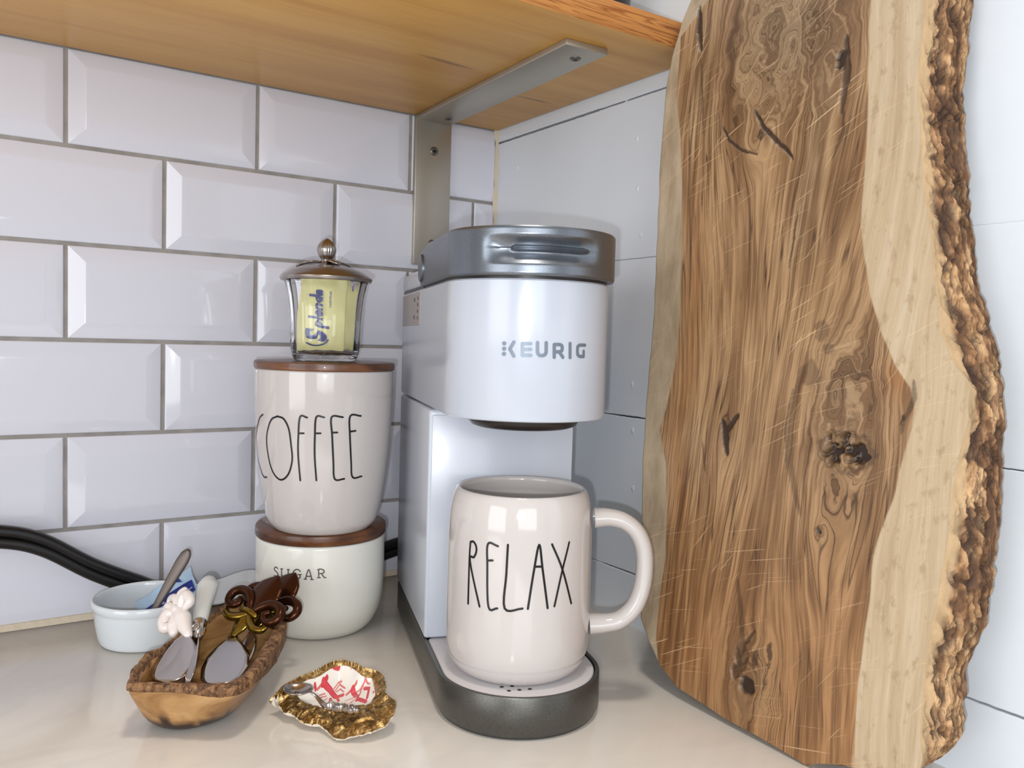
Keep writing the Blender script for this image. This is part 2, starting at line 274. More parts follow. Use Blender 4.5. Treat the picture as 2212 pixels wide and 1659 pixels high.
for r in range(-3, 6):
    z0 = ZT-TH*r; odd = (r % 2 == 0)       # row r lies between ZT-TH*r and one row above
    e = XO if odd else XE
    h = TH
    if r == 5: h = TH
    xs = [e+j*TP for j in range(-3, 3)]
    for a in xs:
        b = a+TP
        if b > -0.004: continue
        put_tile(a, b, z0, h)
    last = e+2*TP
    put_tile(last, -0.0015, z0, h, True, False)
# the sliver row meeting the counter
tr = mesh('trim_1', [(-1.0, 0.002, 0.0), (-0.002, 0.002, 0.0), (-0.002, -0.0045, 0.0), (-1.0, -0.0045, 0.0), (-1.0, -0.0015, 0.0045), (-0.002, -0.0015, 0.0045), (-1.0, 0.002, 0.005), (-0.002, 0.002, 0.005)],
     [(0, 1, 2, 3), (3, 2, 5, 4), (4, 5, 7, 6), (0, 3, 4, 6), (1, 7, 5, 2)], m_caulk); tag(tr, kind='structure')
# corner caulk bead, uneven
P = []; n = 90; V = []; F = []
for i in range(n+1):
    z = 0.001+0.66*i/n; w = 0.0022+0.0012*math.sin(i*1.7)*math.sin(i*.53)+0.0008*random.random()
    V += [(-0.0005-w*1.3, 0.0, z), (-0.0003-w*.5, -w*.5, z), (0.0004, -w*1.4, z)]
    if i: b = (i-1)*3; F += [(b, b+1, b+4, b+3), (b+1, b+2, b+5, b+4)]
tag(mesh('trim_2', V, F, m_caulk, smooth=True), kind='structure')

# right wall: painted planks
wr = box('wall_right', 0.017, 0.04, -1.25, 0.03, -0.03, 0.75, m_black); tag(wr, kind='structure')
PZ = [0.0459-0.1367, 0.0459, 0.1816, 0.3181, 0.4561, 0.594, 0.73]
random.seed(11)
def gapw(zi, y):
    # width of the gap below plank boundary zi at distance y along the wall (paint bridges parts of it)
    a = -y
    if zi == 4: return 0.0021 if a < .17 else (0.0 if .205 < a < .209 else .0014)
    if zi == 3: return 0.0 if (a < .1 or .33 < a < .545) else (.00035 if a < .33 else (.0 if .553 < a < .556 else .0016))
    if zi == 2: return 0.0011+.0004*math.sin(a*90)
    if zi == 1: return 0.0004 if a < .20 else (0.0012+.0003*math.sin(a*60))
    return 0.0013
ys = [-(1.2*i/480) for i in range(481)]
J = [[random.uniform(-.00025, .00025) for _ in ys] for _ in PZ]
for i in range(6):
    V = []; F = []
    for q, y in enumerate(ys):
        zb = PZ[i]+gapw(i, y)/2+J[i][q]*.6; zt = PZ[i+1]-gapw(i+1, y)/2+J[i+1][q]*.6
        V += [(0.016, y, zb), (0.0004, y, zb), (0.0, y, zb+.0006), (0.0, y, zt-.0006), (0.0004, y, zt), (0.016, y, zt)]
        if q:
            b = (q-1)*6
            for s in range(5): F.append((b+s, b+6+s, b+7+s, b+s+1))
    F += [(0, 1, 2, 3, 4, 5), tuple(range(480*6, 480*6+6))[::-1]]
    p = fixn(mesh('plank', V, F, m_paint, wr)); p.data.polygons.foreach_set('use_smooth', [True]*len(p.data.polygons)); p.data.set_sharp_from_angle(angle=.5)
for (y, z) in ((-.2235, .4405-.02), (-.2265, .378), (-.233, .338), (-.229, .21), (-.232, .17), (-.04, .425), (-.235, .12), (-.60, .26), (-.60, .40), (-.60, .13)):
    V = [(-0.0007, y, z)]; F = []
    for ring, (r, x) in enumerate(((.0013, -.0006), (.0026, 0.0))):
        for q in range(10):
            a = q*PI/5; rr = r*(1+.25*math.sin(3*a+z*900)); V.append((x+.0003*(ring == 1), y+rr*math.cos(a), z+1.4*rr*math.sin(a)))
    for q in range(10): F.append((0, 1+q, 1+(q+1) % 10)); F.append((1+q, 11+q, 11+(q+1) % 10, 1+(q+1) % 10))
    o = mesh('nail_head', V, F, m_paint, wr, smooth=True)

# counter
m_quartz = mat('quartz', (226, 218, 205), 0.13)
k = NT(m_quartz); f1 = k.noise(k.mapping(k.obj(), (5, 9, 5), (0, 0, .6)), 1.0, 5, .55, 1.2)
k.link(k.ramp(f1, [(0.25, (218, 212, 204)), (0.48, (224, 218, 209)), (0.56, (219, 213, 204)), (0.62, (226, 219, 210))]), k.p.inputs['Base Color'])
ct = box('countertop', -1.0, 0.016, -0.66, 0.002, -0.035, -0.0002, m_quartz, bev=.0015)
tag(ct, 'pale polished stone countertop running under everything', 'countertop')

# ================================================================ SHELF, BRACKET, TIN
m_pine = mat('pine', (190, 140, 84), 0.42)
k = NT(m_pine); ob = k.obj()
f1 = k.noise(k.mapping(ob, (2.2, 26, 26)), 1.0, 4, .5, .6); f2 = k.noise(k.mapping(ob, (14, 500, 500)), 1.0, 2)
c = k.ramp(f1, [(0.3, (208, 148, 66)), (0.5, (228, 174, 88)), (0.7, (238, 188, 102))])
c = k.mix(k.math('MULTIPLY', f2, .42), c, srgb(150, 98, 50))
f3 = k.noise(k.mapping(ob, (7, 48, 48), loc=(3, 1, 2)), 1.0, 1)
c = k.mix(k.ramp(f3, [(0.69, BW(0)), (0.74, BW(.6))]), c, srgb(110, 62, 28))
k.link(c, k.p.inputs['Base Color']); k.bump(f2, .12, .0006)
m_pine_edge = mat('pine_edge', (196, 132, 66), 0.45)
k = NT(m_pine_edge); ob = k.obj()
f1 = k.noise(k.mapping(ob, (6, 30, 150)), 1.0, 3, .5, 1.5)
k.link(k.ramp(f1, [(0.35, (196, 130, 66)), (0.47, (206, 142, 78)), (0.5, (150, 86, 34)), (0.54, (208, 146, 84)), (0.62, (140, 78, 30)), (0.68, (200, 136, 72))]), k.p.inputs['Base Color'])
sh = empty('wall_shelf', (-0.4, -0.15, 0.469)); tag(sh, 'orange toned pine shelf board fixed high across the tiled wall', 'shelf')
b = box('shelf_board', -0.6, 0.3985, -0.150, 0.1485, 0, 0.0205, m_pine, sh, bev=.0012)
b.data.materials.append(m_pine_edge)
for p in b.data.polygons:
    if p.normal.y < -.9: p.material_index = 1
m_steel = mat('bracket_steel', (178, 172, 160), 0.36, 0.7)
k = NT(m_steel); k.bump(k.noise(k.mapping(k.obj(), (900, 60, 60)), 1.0, 2), .06, .0003)
br = empty('shelf_bracket', (-0.0805, 0, 0.469)); tag(br, 'flat steel angle bracket holding up the pine shelf', 'bracket')
arm = box('arm', -.0195, .0195, -.263, 0, -.0052, 0, m_steel, br, bev=.0011); arm.rotation_euler = (0, 0, -.040); arm.location = (-.0005, -.0045, 0)
box('wall_leg', -.0205, .0205, -.0062, -.001, -.150, 0, m_steel, br, bev=.0011)
m_screw = mat('screw', (120, 118, 112), .35, .9)
def screw(loc, ax):
    V = []; F = []
    rr = [(.0, .0002), (.0008, .0002), (.0032, .0012), (.0042, .0008), (.0045, 0)]
    n = 20
    for r, h in rr:
        for q in range(n):
            a = 2*PI*q/n; x = r*math.cos(a); y = r*math.sin(a)
            V.append((x, -h, y) if ax == 'y' else (x, y, -h))
    for i in range(len(rr)-1):
        for q in range(n): F.append((i*n+q, i*n+(q+1) % n, (i+1)*n+(q+1) % n, (i+1)*n+q))
    o = fixn(mesh('screw', V, F, m_screw, br, smooth=True)); o.location = loc
    V = []; F = []
    for (a, b2) in ((.0022, .0005), (.0005, .0022)):
        s = len(V); h = .0014
        V += [(p, -h, q2) if ax == 'y' else (p, q2, -h) for p, q2 in ((-a, -b2), (a, -b2), (a, b2), (-a, b2))]; F.append((s, s+1, s+2, s+3))
    mesh('screw_cross', V, F, m_black, o)
screw((0.0005, -.0062, -.034), 'y'); screw((-.0065, -.247, -.0052), 'z'); screw((0.003, -.030, -.0052), 'z'); screw((0.0005, -.0062, -.128), 'y')
m_tin = mat('tin_metal', (120, 118, 116), 0.25, 1.0); m_tindark = mat('tin_dark', (55, 52, 50), .3, .6)
tn = empty('storage_tin', (-0.0555, -0.2155, 0.4895)); tag(tn, 'silver ribbed bottom of a round tin on the pine shelf', 'tin')
lathe('foot_ring', [(.036, 0), (.0385, .0005), (.0395, .003), (.0385, .005), (.0395, .007), (.0398, .009), (.0385, .011), (.038, .012)], m_tin, tn)
lathe('can_wall', [(.0375, .010), (.0375, .095), (.034, .097)], m_tindark, tn)
lathe('lid', [(.0385, .092), (.0385, .104), (.037, .106), (.001, .107)], m_tin, tn)

# ================================================================ POWER CORD
m_cord = mat('cord_rubber', (14, 14, 15), 0.3)
cpath = [(-.56, -.03, .083), (-.50, -.025, .0855), (-.459, -.021, .0810), (-.43, -.020, .0710), (-.394, -.019, .0465), (-.359, -.018, .0275), (-.330, -.016, .0130), (-.30, -.016, .0110), (-.25, -.016, .0110), (-.21, -.016, .0135), (-.165, -.018, .022), (-.13, -.020, .0315), (-.112, -.024, .0355), (-.100, -.045, .038), (-.098, -.075, .040), (-.100, -.113, .040)]
cd = empty('power_cord', (-.3, -.02, 0)); tag(cd, 'thick black flat power cord running along the foot of the tiles', 'power cord')
for dz in (.0045, -.0045):
    tube('cord_strand', [(x+.3, y+.02, z+dz) for x, y, z in cpath], .0048, m_cord, cd, n=12, smoothn=8)

# ================================================================ COFFEE MAKER  (local: x right, -y forward, z up)
KA = 0.3231; cm = empty('coffee_maker', (-0.1067, -0.1210, 0), -KA)
tag(cm, 'white slim single-cup coffee machine with dark grey base and silver lid band', 'coffee maker')
m_white = mat('machine_white', (190, 195, 205), 0.24, 0, Coat_Weight=0.25, Coat_Roughness=0.12)
k = NT(m_white); k.bump(k.noise(k.obj(), 2600, 1), .05, .0002)
m_dgrey = mat('base_grey', (112, 110, 106), 0.36, 0.75)
k = NT(m_dgrey); k.link(k.ramp(k.noise(k.obj(), 2200, 1), [(.3, (80, 79, 76)), (.7, (104, 103, 98))]), k.p.inputs['Base Color'])
m_band = mat('band_silver', (140, 143, 148), 0.33, 0.92)
k = NT(m_band); k.link(k.ramp(k.noise(k.obj(), 2400, 1), [(.3, (112, 118, 126)), (.7, (134, 139, 146))]), k.p.inputs['Base Color'])
m_dark = mat('dark_plastic', (38, 32, 29), 0.35)
m_tray = mat('tray_white', (206, 202, 203), .35)
L0 = 0.2064
def U(w, L, ey, d0=0.0, n=40, rc=0.0):
    """U footprint: list of (x, d) from back-left round the front to back-right"""
    pts = [(-w, d0+rc)] if rc else [(-w, d0)]
    k2 = 14
    pts += [(-w, d0+rc+(L-d0-rc)*i/k2) for i in range(1, k2)]
    pts += [(w*math.sin(t), L+ey*math.cos(t)) for t in np.linspace(-PI/2, PI/2, n)]
    pts += [(w, L-(L-d0-rc)*i/k2) for i in range(1, k2)]
    pts += [(w, d0+rc)] if rc else [(w, d0)]
    if rc:
        pts += [(w-rc*(1-math.cos(t)), d0+rc-rc*math.sin(t)) for t in np.linspace(0, PI/2, 6)[1:]]
        pts += [(-w+rc*(1-math.cos(t)), d0+rc-rc*math.sin(t)) for t in np.linspace(PI/2, 0, 6)[:-1]]
    return pts
def stack(name, loops, m, parent, capb=True, capt=True, angle=.6):
    n = len(loops[0]); V = [v for l in loops for v in l]; F = []
    for i in range(len(loops)-1):
        for j in range(n): F.append((i*n+j, i*n+(j+1) % n, (i+1)*n+(j+1) % n, (i+1)*n+j))
    if capb: F.append(tuple(range(n))[::-1])
    if capt: F.append(tuple(range((len(loops)-1)*n, len(loops)*n)))
    o = fixn(mesh(name, V, F, m, parent)); o.data.polygons.foreach_set('use_smooth', [True]*len(o.data.polygons)); o.data.set_sharp_from_angle(angle=angle); return o
def lp(w, L, ey, z, d0=0, rc=0): return [(x, -d, z) for x, d in U(w, L, ey, d0, rc=rc)]
base = stack('base', [lp(.0525, L0, .0517, 0, 0, .006), lp(.0549, L0, .0541, .0045, -.001, .006), lp(.0549, L0, .0541, .0265, -.001, .006), lp(.0546, L0, .0538, .0270, -.001, .006),
    lp(.0524, L0, .0516, .0270, .12, .006), lp(.0520, L0, .0512, .0266, .12, .006), lp(.0520, L0, .0512, .0225, .12, .006)], m_dgrey, cm)
tray = stack('drip_tray', [lp(.0512, L0, .0504, .0226, .145, .004), lp(.0512, L0, .0504, .0258, .145, .004), lp(.0506, L0, .0498, .0264, .1455, .004)], m_tray, cm)
for i in range(3):
    for s in (0, 1):
        lathe('drain_hole', [(.0014, .02642), (.0013, .02648), (.0001, .02648)], m_dark, tray, n=12, loc=(-.0165+i*.0068-s*.003, -(.2452-s*.0065)))
# tower (below) and housing (above)
def rbox(name, x0, x1, d0, d1, z0, z1, m, parent, bev=.003, seg=3): return box(name, x0, x1, -d1, -d0, z0, z1, m, parent, bev, seg)
tower = rbox('tower', -.0545, .0545, -.006, .149, .0272, .1938, m_white, cm, .0022)
rbox('front_panel', -.0525, .0540, .1480, .1499, .0300, .1900, m_white, tower, .0007, 2)
HW, HL, HE = .0540, .2005, .0540
def lph(w, z, L=HL, e=HE, d0=-.013, rc=.006): return lp(w, L, e, z, d0, rc)
housing = stack('housing', [lph(.0518, .1950, HL, .0518), lph(.0532, .1956, HL, .0532), lph(HW, .1975), lph(HW, .2812), lph(.0532, .2822, HL, .0532)], m_white, cm)
# rear lid, a step higher, with its seam
rbox('rear_lid', -.0538, .0538, -.012, .093, .2845, .2985, m_white, cm, .0025)
rbox('seam', -.0530, .0530, -.011, .100, .2815, .2850, m_dark, cm, .0003, 1)
m_lbl = mat('label_grey', (168, 160, 158), .4)
lab = rbox('side_label', -.0543, -.0530, -.0070, .0915, .2540, .2810, m_lbl, cm, .0006, 1)
for i in range(4): rbox('label_mark', -.05455, -.0542, .0785, .0830, .2590+.0052*i, .2615+.0052*i, m_dgrey, lab, .0001, 1)
for z in (.2595, .2735): rbox('label_mark', -.05455, -.0542, .060, .0665, z, z+.0030, m_dgrey, lab, .0001, 1)
# dark gap and spout
stack('gap_ring', [lph(.0528, .2815, HL, .0530, .10), lph(.0528, .2842, HL, .0530, .10)], m_dark, cm)
lathe('spout', [(.0385, .1960), (.0378, .1935), (.0345, .1895), (.030, .1880), (.022, .1885), (.018, .192)], m_dark, cm, loc=(-.001, -.205))
# silver lid band with pinched handle
BW_, BL, BE = .0556, .2064, .0548
Pn = [(x, d) for x, d in U(BW_, BL, BE, .0915, 120)]
NZ = 40; V = []; F = []
def zt_(d): return float(np.interp(d, [.0915, .094, .100, .127, .150], [.3030, .3075, .3100, .3138, .3132]))
def zb_(d): return float(np.interp(d, [.0915, .093, .0965, .102], [.2915, .2870, .2838, .2838]))
def th_of(x, d): return math.atan2(x/BW_, max((d-BL)/BE, 1e-6)) if d > BL else (PI/2 if x > 0 else -PI/2)
for (x, d) in Pn:
    t = th_of(x, d); zt = zt_(d); zb = zb_(d)
    for q in range(NZ+1):
        z = zb+(zt-zb)*q/NZ
        m1 = float(sstep(-.84, -.50, t)*(1-sstep(.28, .64, t)))
        # scoop: deep above and below a thin proud rib
        zc = (z-.2990)/.0088
        env = max(0, 1-zc*zc)**1.2
        rib = math.exp(-((z-.3000)/.0013)**2)*float(sstep(-.52, -.44, t)*(1-sstep(.38, .48, t)))
        slope = env*(.0058 if z > .3000 else .0046)
        dd = m1*(slope*(1-.92*rib))
        nx, nd = (math.sin(t), math.cos(t)) if d > BL else (math.copysign(1, x), 0)
        ed = .0008*(max(0, 1-q/1.5)+max(0, 1-(NZ-q)/1.5))
        V.append((x-nx*(dd+ed), -(d-nd*(dd+ed)), z))
for i in range(len(Pn)-1):
    for q in range(NZ): a = i*(NZ+1)+q; F.append((a, a+1, a+NZ+2, a+NZ+1))
# rear closing face, top and bottom caps
last = (len(Pn)-1)*(NZ+1)
for q in range(NZ): F.append((q, last+q, last+q+1, q+1))
F.append(tuple(i*(NZ+1)+NZ for i in range(len(Pn)))); F.append(tuple(i*(NZ+1) for i in range(len(Pn)))[::-1])
band = fixn(mesh('lid_band', V, F, m_band, cm)); band.data.polygons.foreach_set('use_smooth', [True]*len(band.data.polygons)); band.data.set_sharp_from_angle(angle=.7)
hc = lathe('hinge_cap', [(.0105, 0), (.0105, .0008), (.0098, .0014), (.0001, .0014)], m_band, band, n=40)
for v in hc.data.vertices: v.co = Vector((-.0556-v.co.z, -.1035+v.co.x*.9, .2975+v.co.y))
# logo on the curved front
def on_front(p): t, z = p; return ((HW+.00025)*math.sin(t), -(HL+(HE+.00025)*math.cos(t)), z)
m_logo = mat('logo_foil', (112, 122, 134), .42, .3)
def on_front_s(p): return on_front((p[0]/.054, p[1]))
lg = strokes('lettering', [[(t*.054, z) for t, z in st] for st in LOGO], .0021, on_front_s, m_logo, housing, smooth=1)
tag(lg, 'grey foil lettering reading KEURIG')
for t, z in LOGODOT:
    V = [on_front_s((t*.054, z))]+[on_front_s((t*.054+.00135*math.cos(q*PI/10), z+.00125*math.sin(q*PI/10))) for q in range(20)]
    mesh('logo_dot', V, [(0, 1+q, 1+(q+1) % 20) for q in range(20)], m_logo, housing)

# ================================================================ MUG
m_cer = mat('ceramic_cream', (196, 189, 185), 0.10, 0, Coat_Weight=.3, Coat_Roughness=.04)
k = NT(m_cer); k.bump(k.noise(k.obj(), 45, 2), .10, .002)
m_ink = mat('black_glaze', (14, 13, 14), 0.25)
MX, MY, MR, MT = -.1713, -.3134, .0483, .1474
mg = empty('mug', (MX, MY, .0265)); tag(mg, 'cream ceramic mug lettered RELAX standing on the machine drip tray', 'mug')
H = MT-.0265
prof = [(.001, .0012), (.034, .0012), (.0365, 0), (.0395, .0010), (.0432, .0042), (.0462, .0095), (.0478, .017), (.0483, .028), (.0483, .055), (.0481, .085), (.0476, H-.020), (.0466, H-.0115), (.0452, H-.0055), (.0440, H-.0022), (.0428, H-.0004), (.0417, H), (.0408, H-.0006), (.0402, H-.003), (.0412, H-.008), (.0425, H-.016), (.0432, .060), (.0432, .020), (.041, .012), (.030, .0075), (.001, .007)]
pp = catmull(prof, 3); lathe('mug_body', [(max(p[0], .0), p[1]) for p in pp], m_cer, mg, n=128, angle=1.2)
hd = np.array([0.8322, -0.5545]); hn = np.array([.5545, .8322])
tube('handle', [(hd[0]*a, hd[1]*a, z-.0265) for a, z in MHANDLE], [.0068, .0058, .0056, .0056, .0057, .0058, .0058, .0058, .0058, .0060, .0070], m_cer, mg, n=20, smoothn=8, upv=(hn[0], hn[1], 0), flat=1.35, caps=False)
def rmug(z): return float(np.interp(z-.0265, [0, .0095, .017, .028, .055, .085, H-.02], [.04, .0462, .0478, .0483, .0483, .0481, .0476]))
def on_mug(p):
    r = rmug(p[1])+.0003; a = p[0]/MR; return (r*math.cos(a), r*math.sin(a), p[1]-.0265)
o = strokes('lettering', [[(a*MR, z) for a, z in st] for st in RELAX], .0014, on_mug, m_ink, mg, smooth=5); tag(o, 'thin black hand-drawn letters')

# ================================================================ CANISTERS
m_walnut = mat('lid_wood', (96, 54, 30), 0.38, 0, Coat_Weight=.2)
k = NT(m_walnut); ob = k.obj()
f = k.noise(k.mapping(ob, (30, 14, 120), (0, .35, .5)), 1.0, 3, .5, 1.0); f2 = k.noise(k.mapping(ob, (260, 60, 900), (0, .35, .5)), 1.0, 2)
c = k.ramp(f, [(.3, (66, 36, 18)), (.5, (104, 60, 30)), (.7, (132, 84, 46))]); c = k.mix(k.math('MULTIPLY', f2, .45), c, srgb(44, 20, 12)); k.link(c, k.p.inputs['Base Color'])
SX, SY = -.2308, -.1044
m_cer2 = mat('ceramic_white', (224, 222, 212), 0.14, 0, Coat_Weight=.2)
sg = empty('sugar_canister', (SX, SY, 0)); tag(sg, 'squat off-white ceramic canister lettered SUGAR with brown wooden lid', 'canister')
prof = [(.001, .0008), (.036, .0008), (.0385, 0), (.0408, .0018), (.0445, .006), (.0490, .015), (.0514, .024), (.0524, .034), (.0529, .055), (.0529, .0735), (.0525, .0770), (.0515, .0782), (.050, .0778), (.0492, .074), (.049, .03), (.040, .008), (.001, .005)]
lathe('canister_body', [(p[0], p[1]) for p in catmull(prof, 3)], m_cer2, sg, n=128, angle=1.2)
lathe('lid', [(.046, .074), (.0465, .0789), (.0528, .0789), (.0536, .0800), (.0538, .0840), (.0534, .0866), (.0522, .0876), (.020, .0878), (.001, .0878)], m_walnut, sg, n=96)
m_print = mat('grey_print', (96, 82, 76), .4)
def rs(z): return float(np.interp(z, [0, .006, .015, .024, .034, .055, .08], [.0397, .0445, .049, .0514, .0524, .0529, .0529]))
def on_s(p): r = rs(p[1])+.00025; a = p[0]/.0529; return (r*math.cos(a), r*math.sin(a), p[1])
strokes('lettering', [[(a*.0529, z) for a, z in st] for st in SUGAR], .00095, on_s, m_print, sg, smooth=4)
X2, Y2 = -.2351, -.1181
cf = empty('coffee_canister', (X2, Y2, .0878)); tag(cf, 'tall cream ceramic canister lettered COFFEE stacked on the sugar canister', 'canister')
zz = [.0, .0022, .0070, .0170, .0300, .0480, .0700, .0900, .1100, .1262]; rr = [.0378, .0405, .0440, .0468, .0492, .0516, .0536, .0547, .0553, .0555]
prof = [(.001, .0008), (.035, .0008)]+list(zip(rr, zz))+[(.0552, .1285), (.0543, .1292), (.0525, .1288), (.0515, .125), (.050, .06), (.036, .008), (.001, .006)]
lathe('canister_body', [(p[0], p[1]) for p in catmull(prof, 3)], m_cer, cf, n=128, angle=1.2)
lathe('lid', [(.048, .120), (.0485, .1291), (.0552, .1291), (.0561, .1300), (.0563, .1330), (.0560, .1348), (.0548, .1355), (.020, .1356), (.001, .1356)], m_walnut, cf, n=96)
def rc_(z): return float(np.interp(z-.0878, zz, rr))
def on_c(p): r = rc_(p[1])+.0003; a = p[0]/.0545; return (r*math.cos(a), r*math.sin(a), p[1]-.0878)
o = strokes('lettering', [[(a*.0545, z) for a, z in st] for st in COFFEE], .00145, on_c, m_ink, cf, smooth=5); tag(o, 'thin black hand-drawn letters')

# ================================================================ SWEETENER JAR AND ITS PACKETS
JX, JY, JZ = -.2375, -.1234, .2236
jr = empty('sweetener_jar', (JX, JY, JZ)); tag(jr, 'small ribbed flared glass jar with domed silver lid on the coffee canister', 'jar')
m_glass = mat('clear_glass', (255, 255, 255), 0.02, 0, Transmission_Weight=1.0, IOR=1.48)
m_silver = mat('silver', (205, 200, 196), 0.16, 1.0)
m_pewter = mat('pewter', (168, 160, 155), 0.26, 1.0)
jo = [(.0225, .0), (.0245, .0008), (.0258, .0035), (.0268, .009), (.0275, .018), (.0280, .030), (.0286, .040), (.0297, .050), (.0315, .059), (.0328, .0645), (.0330, .0655)]
ji = [(.0318, .0655), (.0308, .061), (.0287, .051), (.0274, .040), (.0267, .030), (.0262, .018), (.0250, .0085), (.0225, .0062), (.0005, .0060)]
def ribs(r, z, t): return r*(1+.018*abs(math.cos(9*t))**1.0*sstep(.003, .012, z)*1.0) if r > .0265 and z < .0650 else r
prof = [(.0005, .0012), (.0205, .0012)]+jo+ji
def jrf(r, z, t):
    outer = r >= np.interp(z, [0, .0085, .018, .03, .04, .051, .061, .0656], [.021, .0256, .0268, .0273, .028, .0292, .0312, .0324])
    return r*(1+(.030*(abs(math.cos(8*t))-.5) if outer and z > .004 else 0))
lathe('glass', [(p[0], p[1]) for p in prof], m_glass, jr, n=192, rfun=jrf, angle=1.4)
lid = lathe('lid', [(.0300, .0640), (.0355, .0640), (.0364, .0652), (.0366, .0668), (.0352, .0682), (.0345, .0686), (.030, .0718), (.022, .0752), (.012, .0776), (.005, .0786), (.004, .080), (.0001, .080)], m_pewter, jr, n=96)
for a0, ln in ((2.6, .020), (.3, .022), (4.9, .013), (1.4, .016)):     # leaves spreading from the bud
    V = []; F = []; nx = 12
    for i in range(nx+1):
        u = i/nx; r = .004+ln*u; w = .0062*math.sin(PI*min(1, u*.93+.07))**.8
        zt = float(np.interp(r, [.004, .012, .022, .030], [.0790, .0780, .0757, .0722]))+.0012+.0012*math.sin(u*PI)
        for s in (-1, -.5, 0, .5, 1):
            V.append((r*math.cos(a0)-w*s*math.sin(a0), r*math.sin(a0)+w*s*math.cos(a0), zt-.0012*abs(s)*abs(s)-(.0004 if s == 0 else 0)))
        if i:
            b2 = (i-1)*5
            for s in range(4): F.append((b2+s, b2+s+1, b2+s+6, b2+s+5))
    l = mesh('leaf', V, F, m_pewter, lid, smooth=True); md = l.modifiers.new('s', 'SOLIDIFY'); md.thickness = .0008
bud = [(.0015, .0785), (.0042, .0800), (.0040, .0815), (.0062, .0845), (.0074, .0885), (.0072, .0915), (.0058, .0945), (.0034, .0970), (.0012, .0984), (.0001, .0988)]
lathe('knob', [(p[0], p[1]) for p in catmull(bud, 3)], m_pewter, lid, n=96, rfun=lambda r, z, t: r*(1+.05*math.cos(5*t+z*60)+.02*math.cos(22*t)), angle=1.4)
m_pk = mat('packet_yellow', (246, 238, 168), .45)
m_blue = mat('packet_blue', (30, 38, 120), .4)
cd2 = np.array([CC[0]-JX, CC[1]-JY]); cd2 /= np.linalg.norm(cd2)           # towards the room
ang = math.atan2(cd2[1], cd2[0])+PI/2
def pouch(w, h, th, seed, wav=.0006):
    V = []; F = []; nx, ny = 14, 24
    for s in (1, -1):
        for j in range(ny+1):
            for i in range(nx+1):
                u = i/nx*2-1; v = j/ny*2-1
                e = (1-abs(u)**4)*(1-abs(v)**6)
                V.append((u*w/2, s*th/2*e+wav*math.sin(v*5+u*4+seed)+wav*.6*math.sin(u*9+seed*2), h/2+v*h/2))
    N = (nx+1)*(ny+1)
    for s in (0, 1):
        for j in range(ny):
            for i in range(nx):
                a = s*N+j*(nx+1)+i; q = (a, a+1, a+nx+2, a+nx+1); F.append(q if s else q[::-1])
    return V, F
pos = [(-.0035, .0125, 0, -.01), (-.0015, .0075, .06, .02), (.0035, .0030, -.10, -.02), (.0025, -.0030, .08, .01), (.0035, -.009, -.12, 0), (.003, -.0145, .1, .03)]
plab = ['yellow sweetener packet at the front of the jar with blue brand print', 'second yellow sweetener packet back in the glass jar', 'third yellow sweetener packet back in the glass jar', 'fourth yellow sweetener packet back in the glass jar', 'fifth yellow sweetener packet back in the glass jar', 'rearmost yellow sweetener packet in the glass jar']
for i, (dx, dy, rz, tl) in enumerate(pos):
    wd = .0375 if i in (1, 2, 3, 4) else .0350
    if i == 5: wd = .031
    V, F = pouch(wd, .0565, .0036, i*1.7)
    e = empty('sweetener_packet', (JX+cd2[0]*dy-cd2[1]*dx, JY+cd2[1]*dy+cd2[0]*dx, JZ+.0068), ang+rz*.6)
    tag(e, plab[i], 'sweetener packet', 'yellow sweetener packets in the glass jar')
    mesh('pouch', V, F, m_pk, e, smooth=True)
    if i == 0:
        def txt(body, size, shear, off, M, m, parent, name, yoff):
            cu = bpy.data.curves.new(name, 'FONT'); cu.body = body; cu.size = size; cu.shear = shear; cu.offset = off; cu.align_x = 'LEFT'; cu.resolution_u = 4
            t = bpy.data.objects.new(name, cu); COL.objects.link(t)
            me = bpy.data.meshes.new_from_object(t.evaluated_get(bpy.context.evaluated_depsgraph_get())); bpy.data.objects.remove(t)
            bm = bmesh.new(); bm.from_mesh(me); bmesh.ops.triangulate(bm, faces=bm.faces); bmesh.ops.subdivide_edges(bm, edges=[ed for ed in bm.edges if ed.calc_length() > .0025], cuts=2); bm.to_mesh(me); bm.free()
            for v in me.vertices: v.co = M(v.co.x, v.co.y)
            me.materials.clear(); me.materials.append(m); o = bpy.data.objects.new(name, me); return link(o, parent)
        def onp(x, y):   # reading upwards: text x -> up, text y -> left
            X = .0095-y-.0095; Z = .0115+x; u = X/(wd/2); v = (Z-.02825)/.02825
            e2 = (1-abs(u)**4)*(1-abs(v)**6)
            return (X-.0025, -(.0018*e2)-.0011, Z)
        txt('S', .0200, .25, .0007, lambda x, y: onp(x*.95-.0035, y-.0055), m_blue, e, 'printed_name', 0)
        txt('plenda', .0142, .25, .0006, lambda x, y: onp(x*.80+.0080, y-.0036), m_blue, e, 'printed_name', 0)
        txt('SWEETENER', .0024, 0, .00002, lambda x, y: onp(x+.0245, y-.0090), m_blue, e, 'printed_word', 0)
        mesh('swash', *ribbon_faces(catmull([(-.0040, .0075), (-.0065, .0040), (-.0068, -.0010), (-.0050, -.0050), (-.0015, -.0070)], 6), .0011, lambda p: onp(p[0], p[1])), m_blue, e)

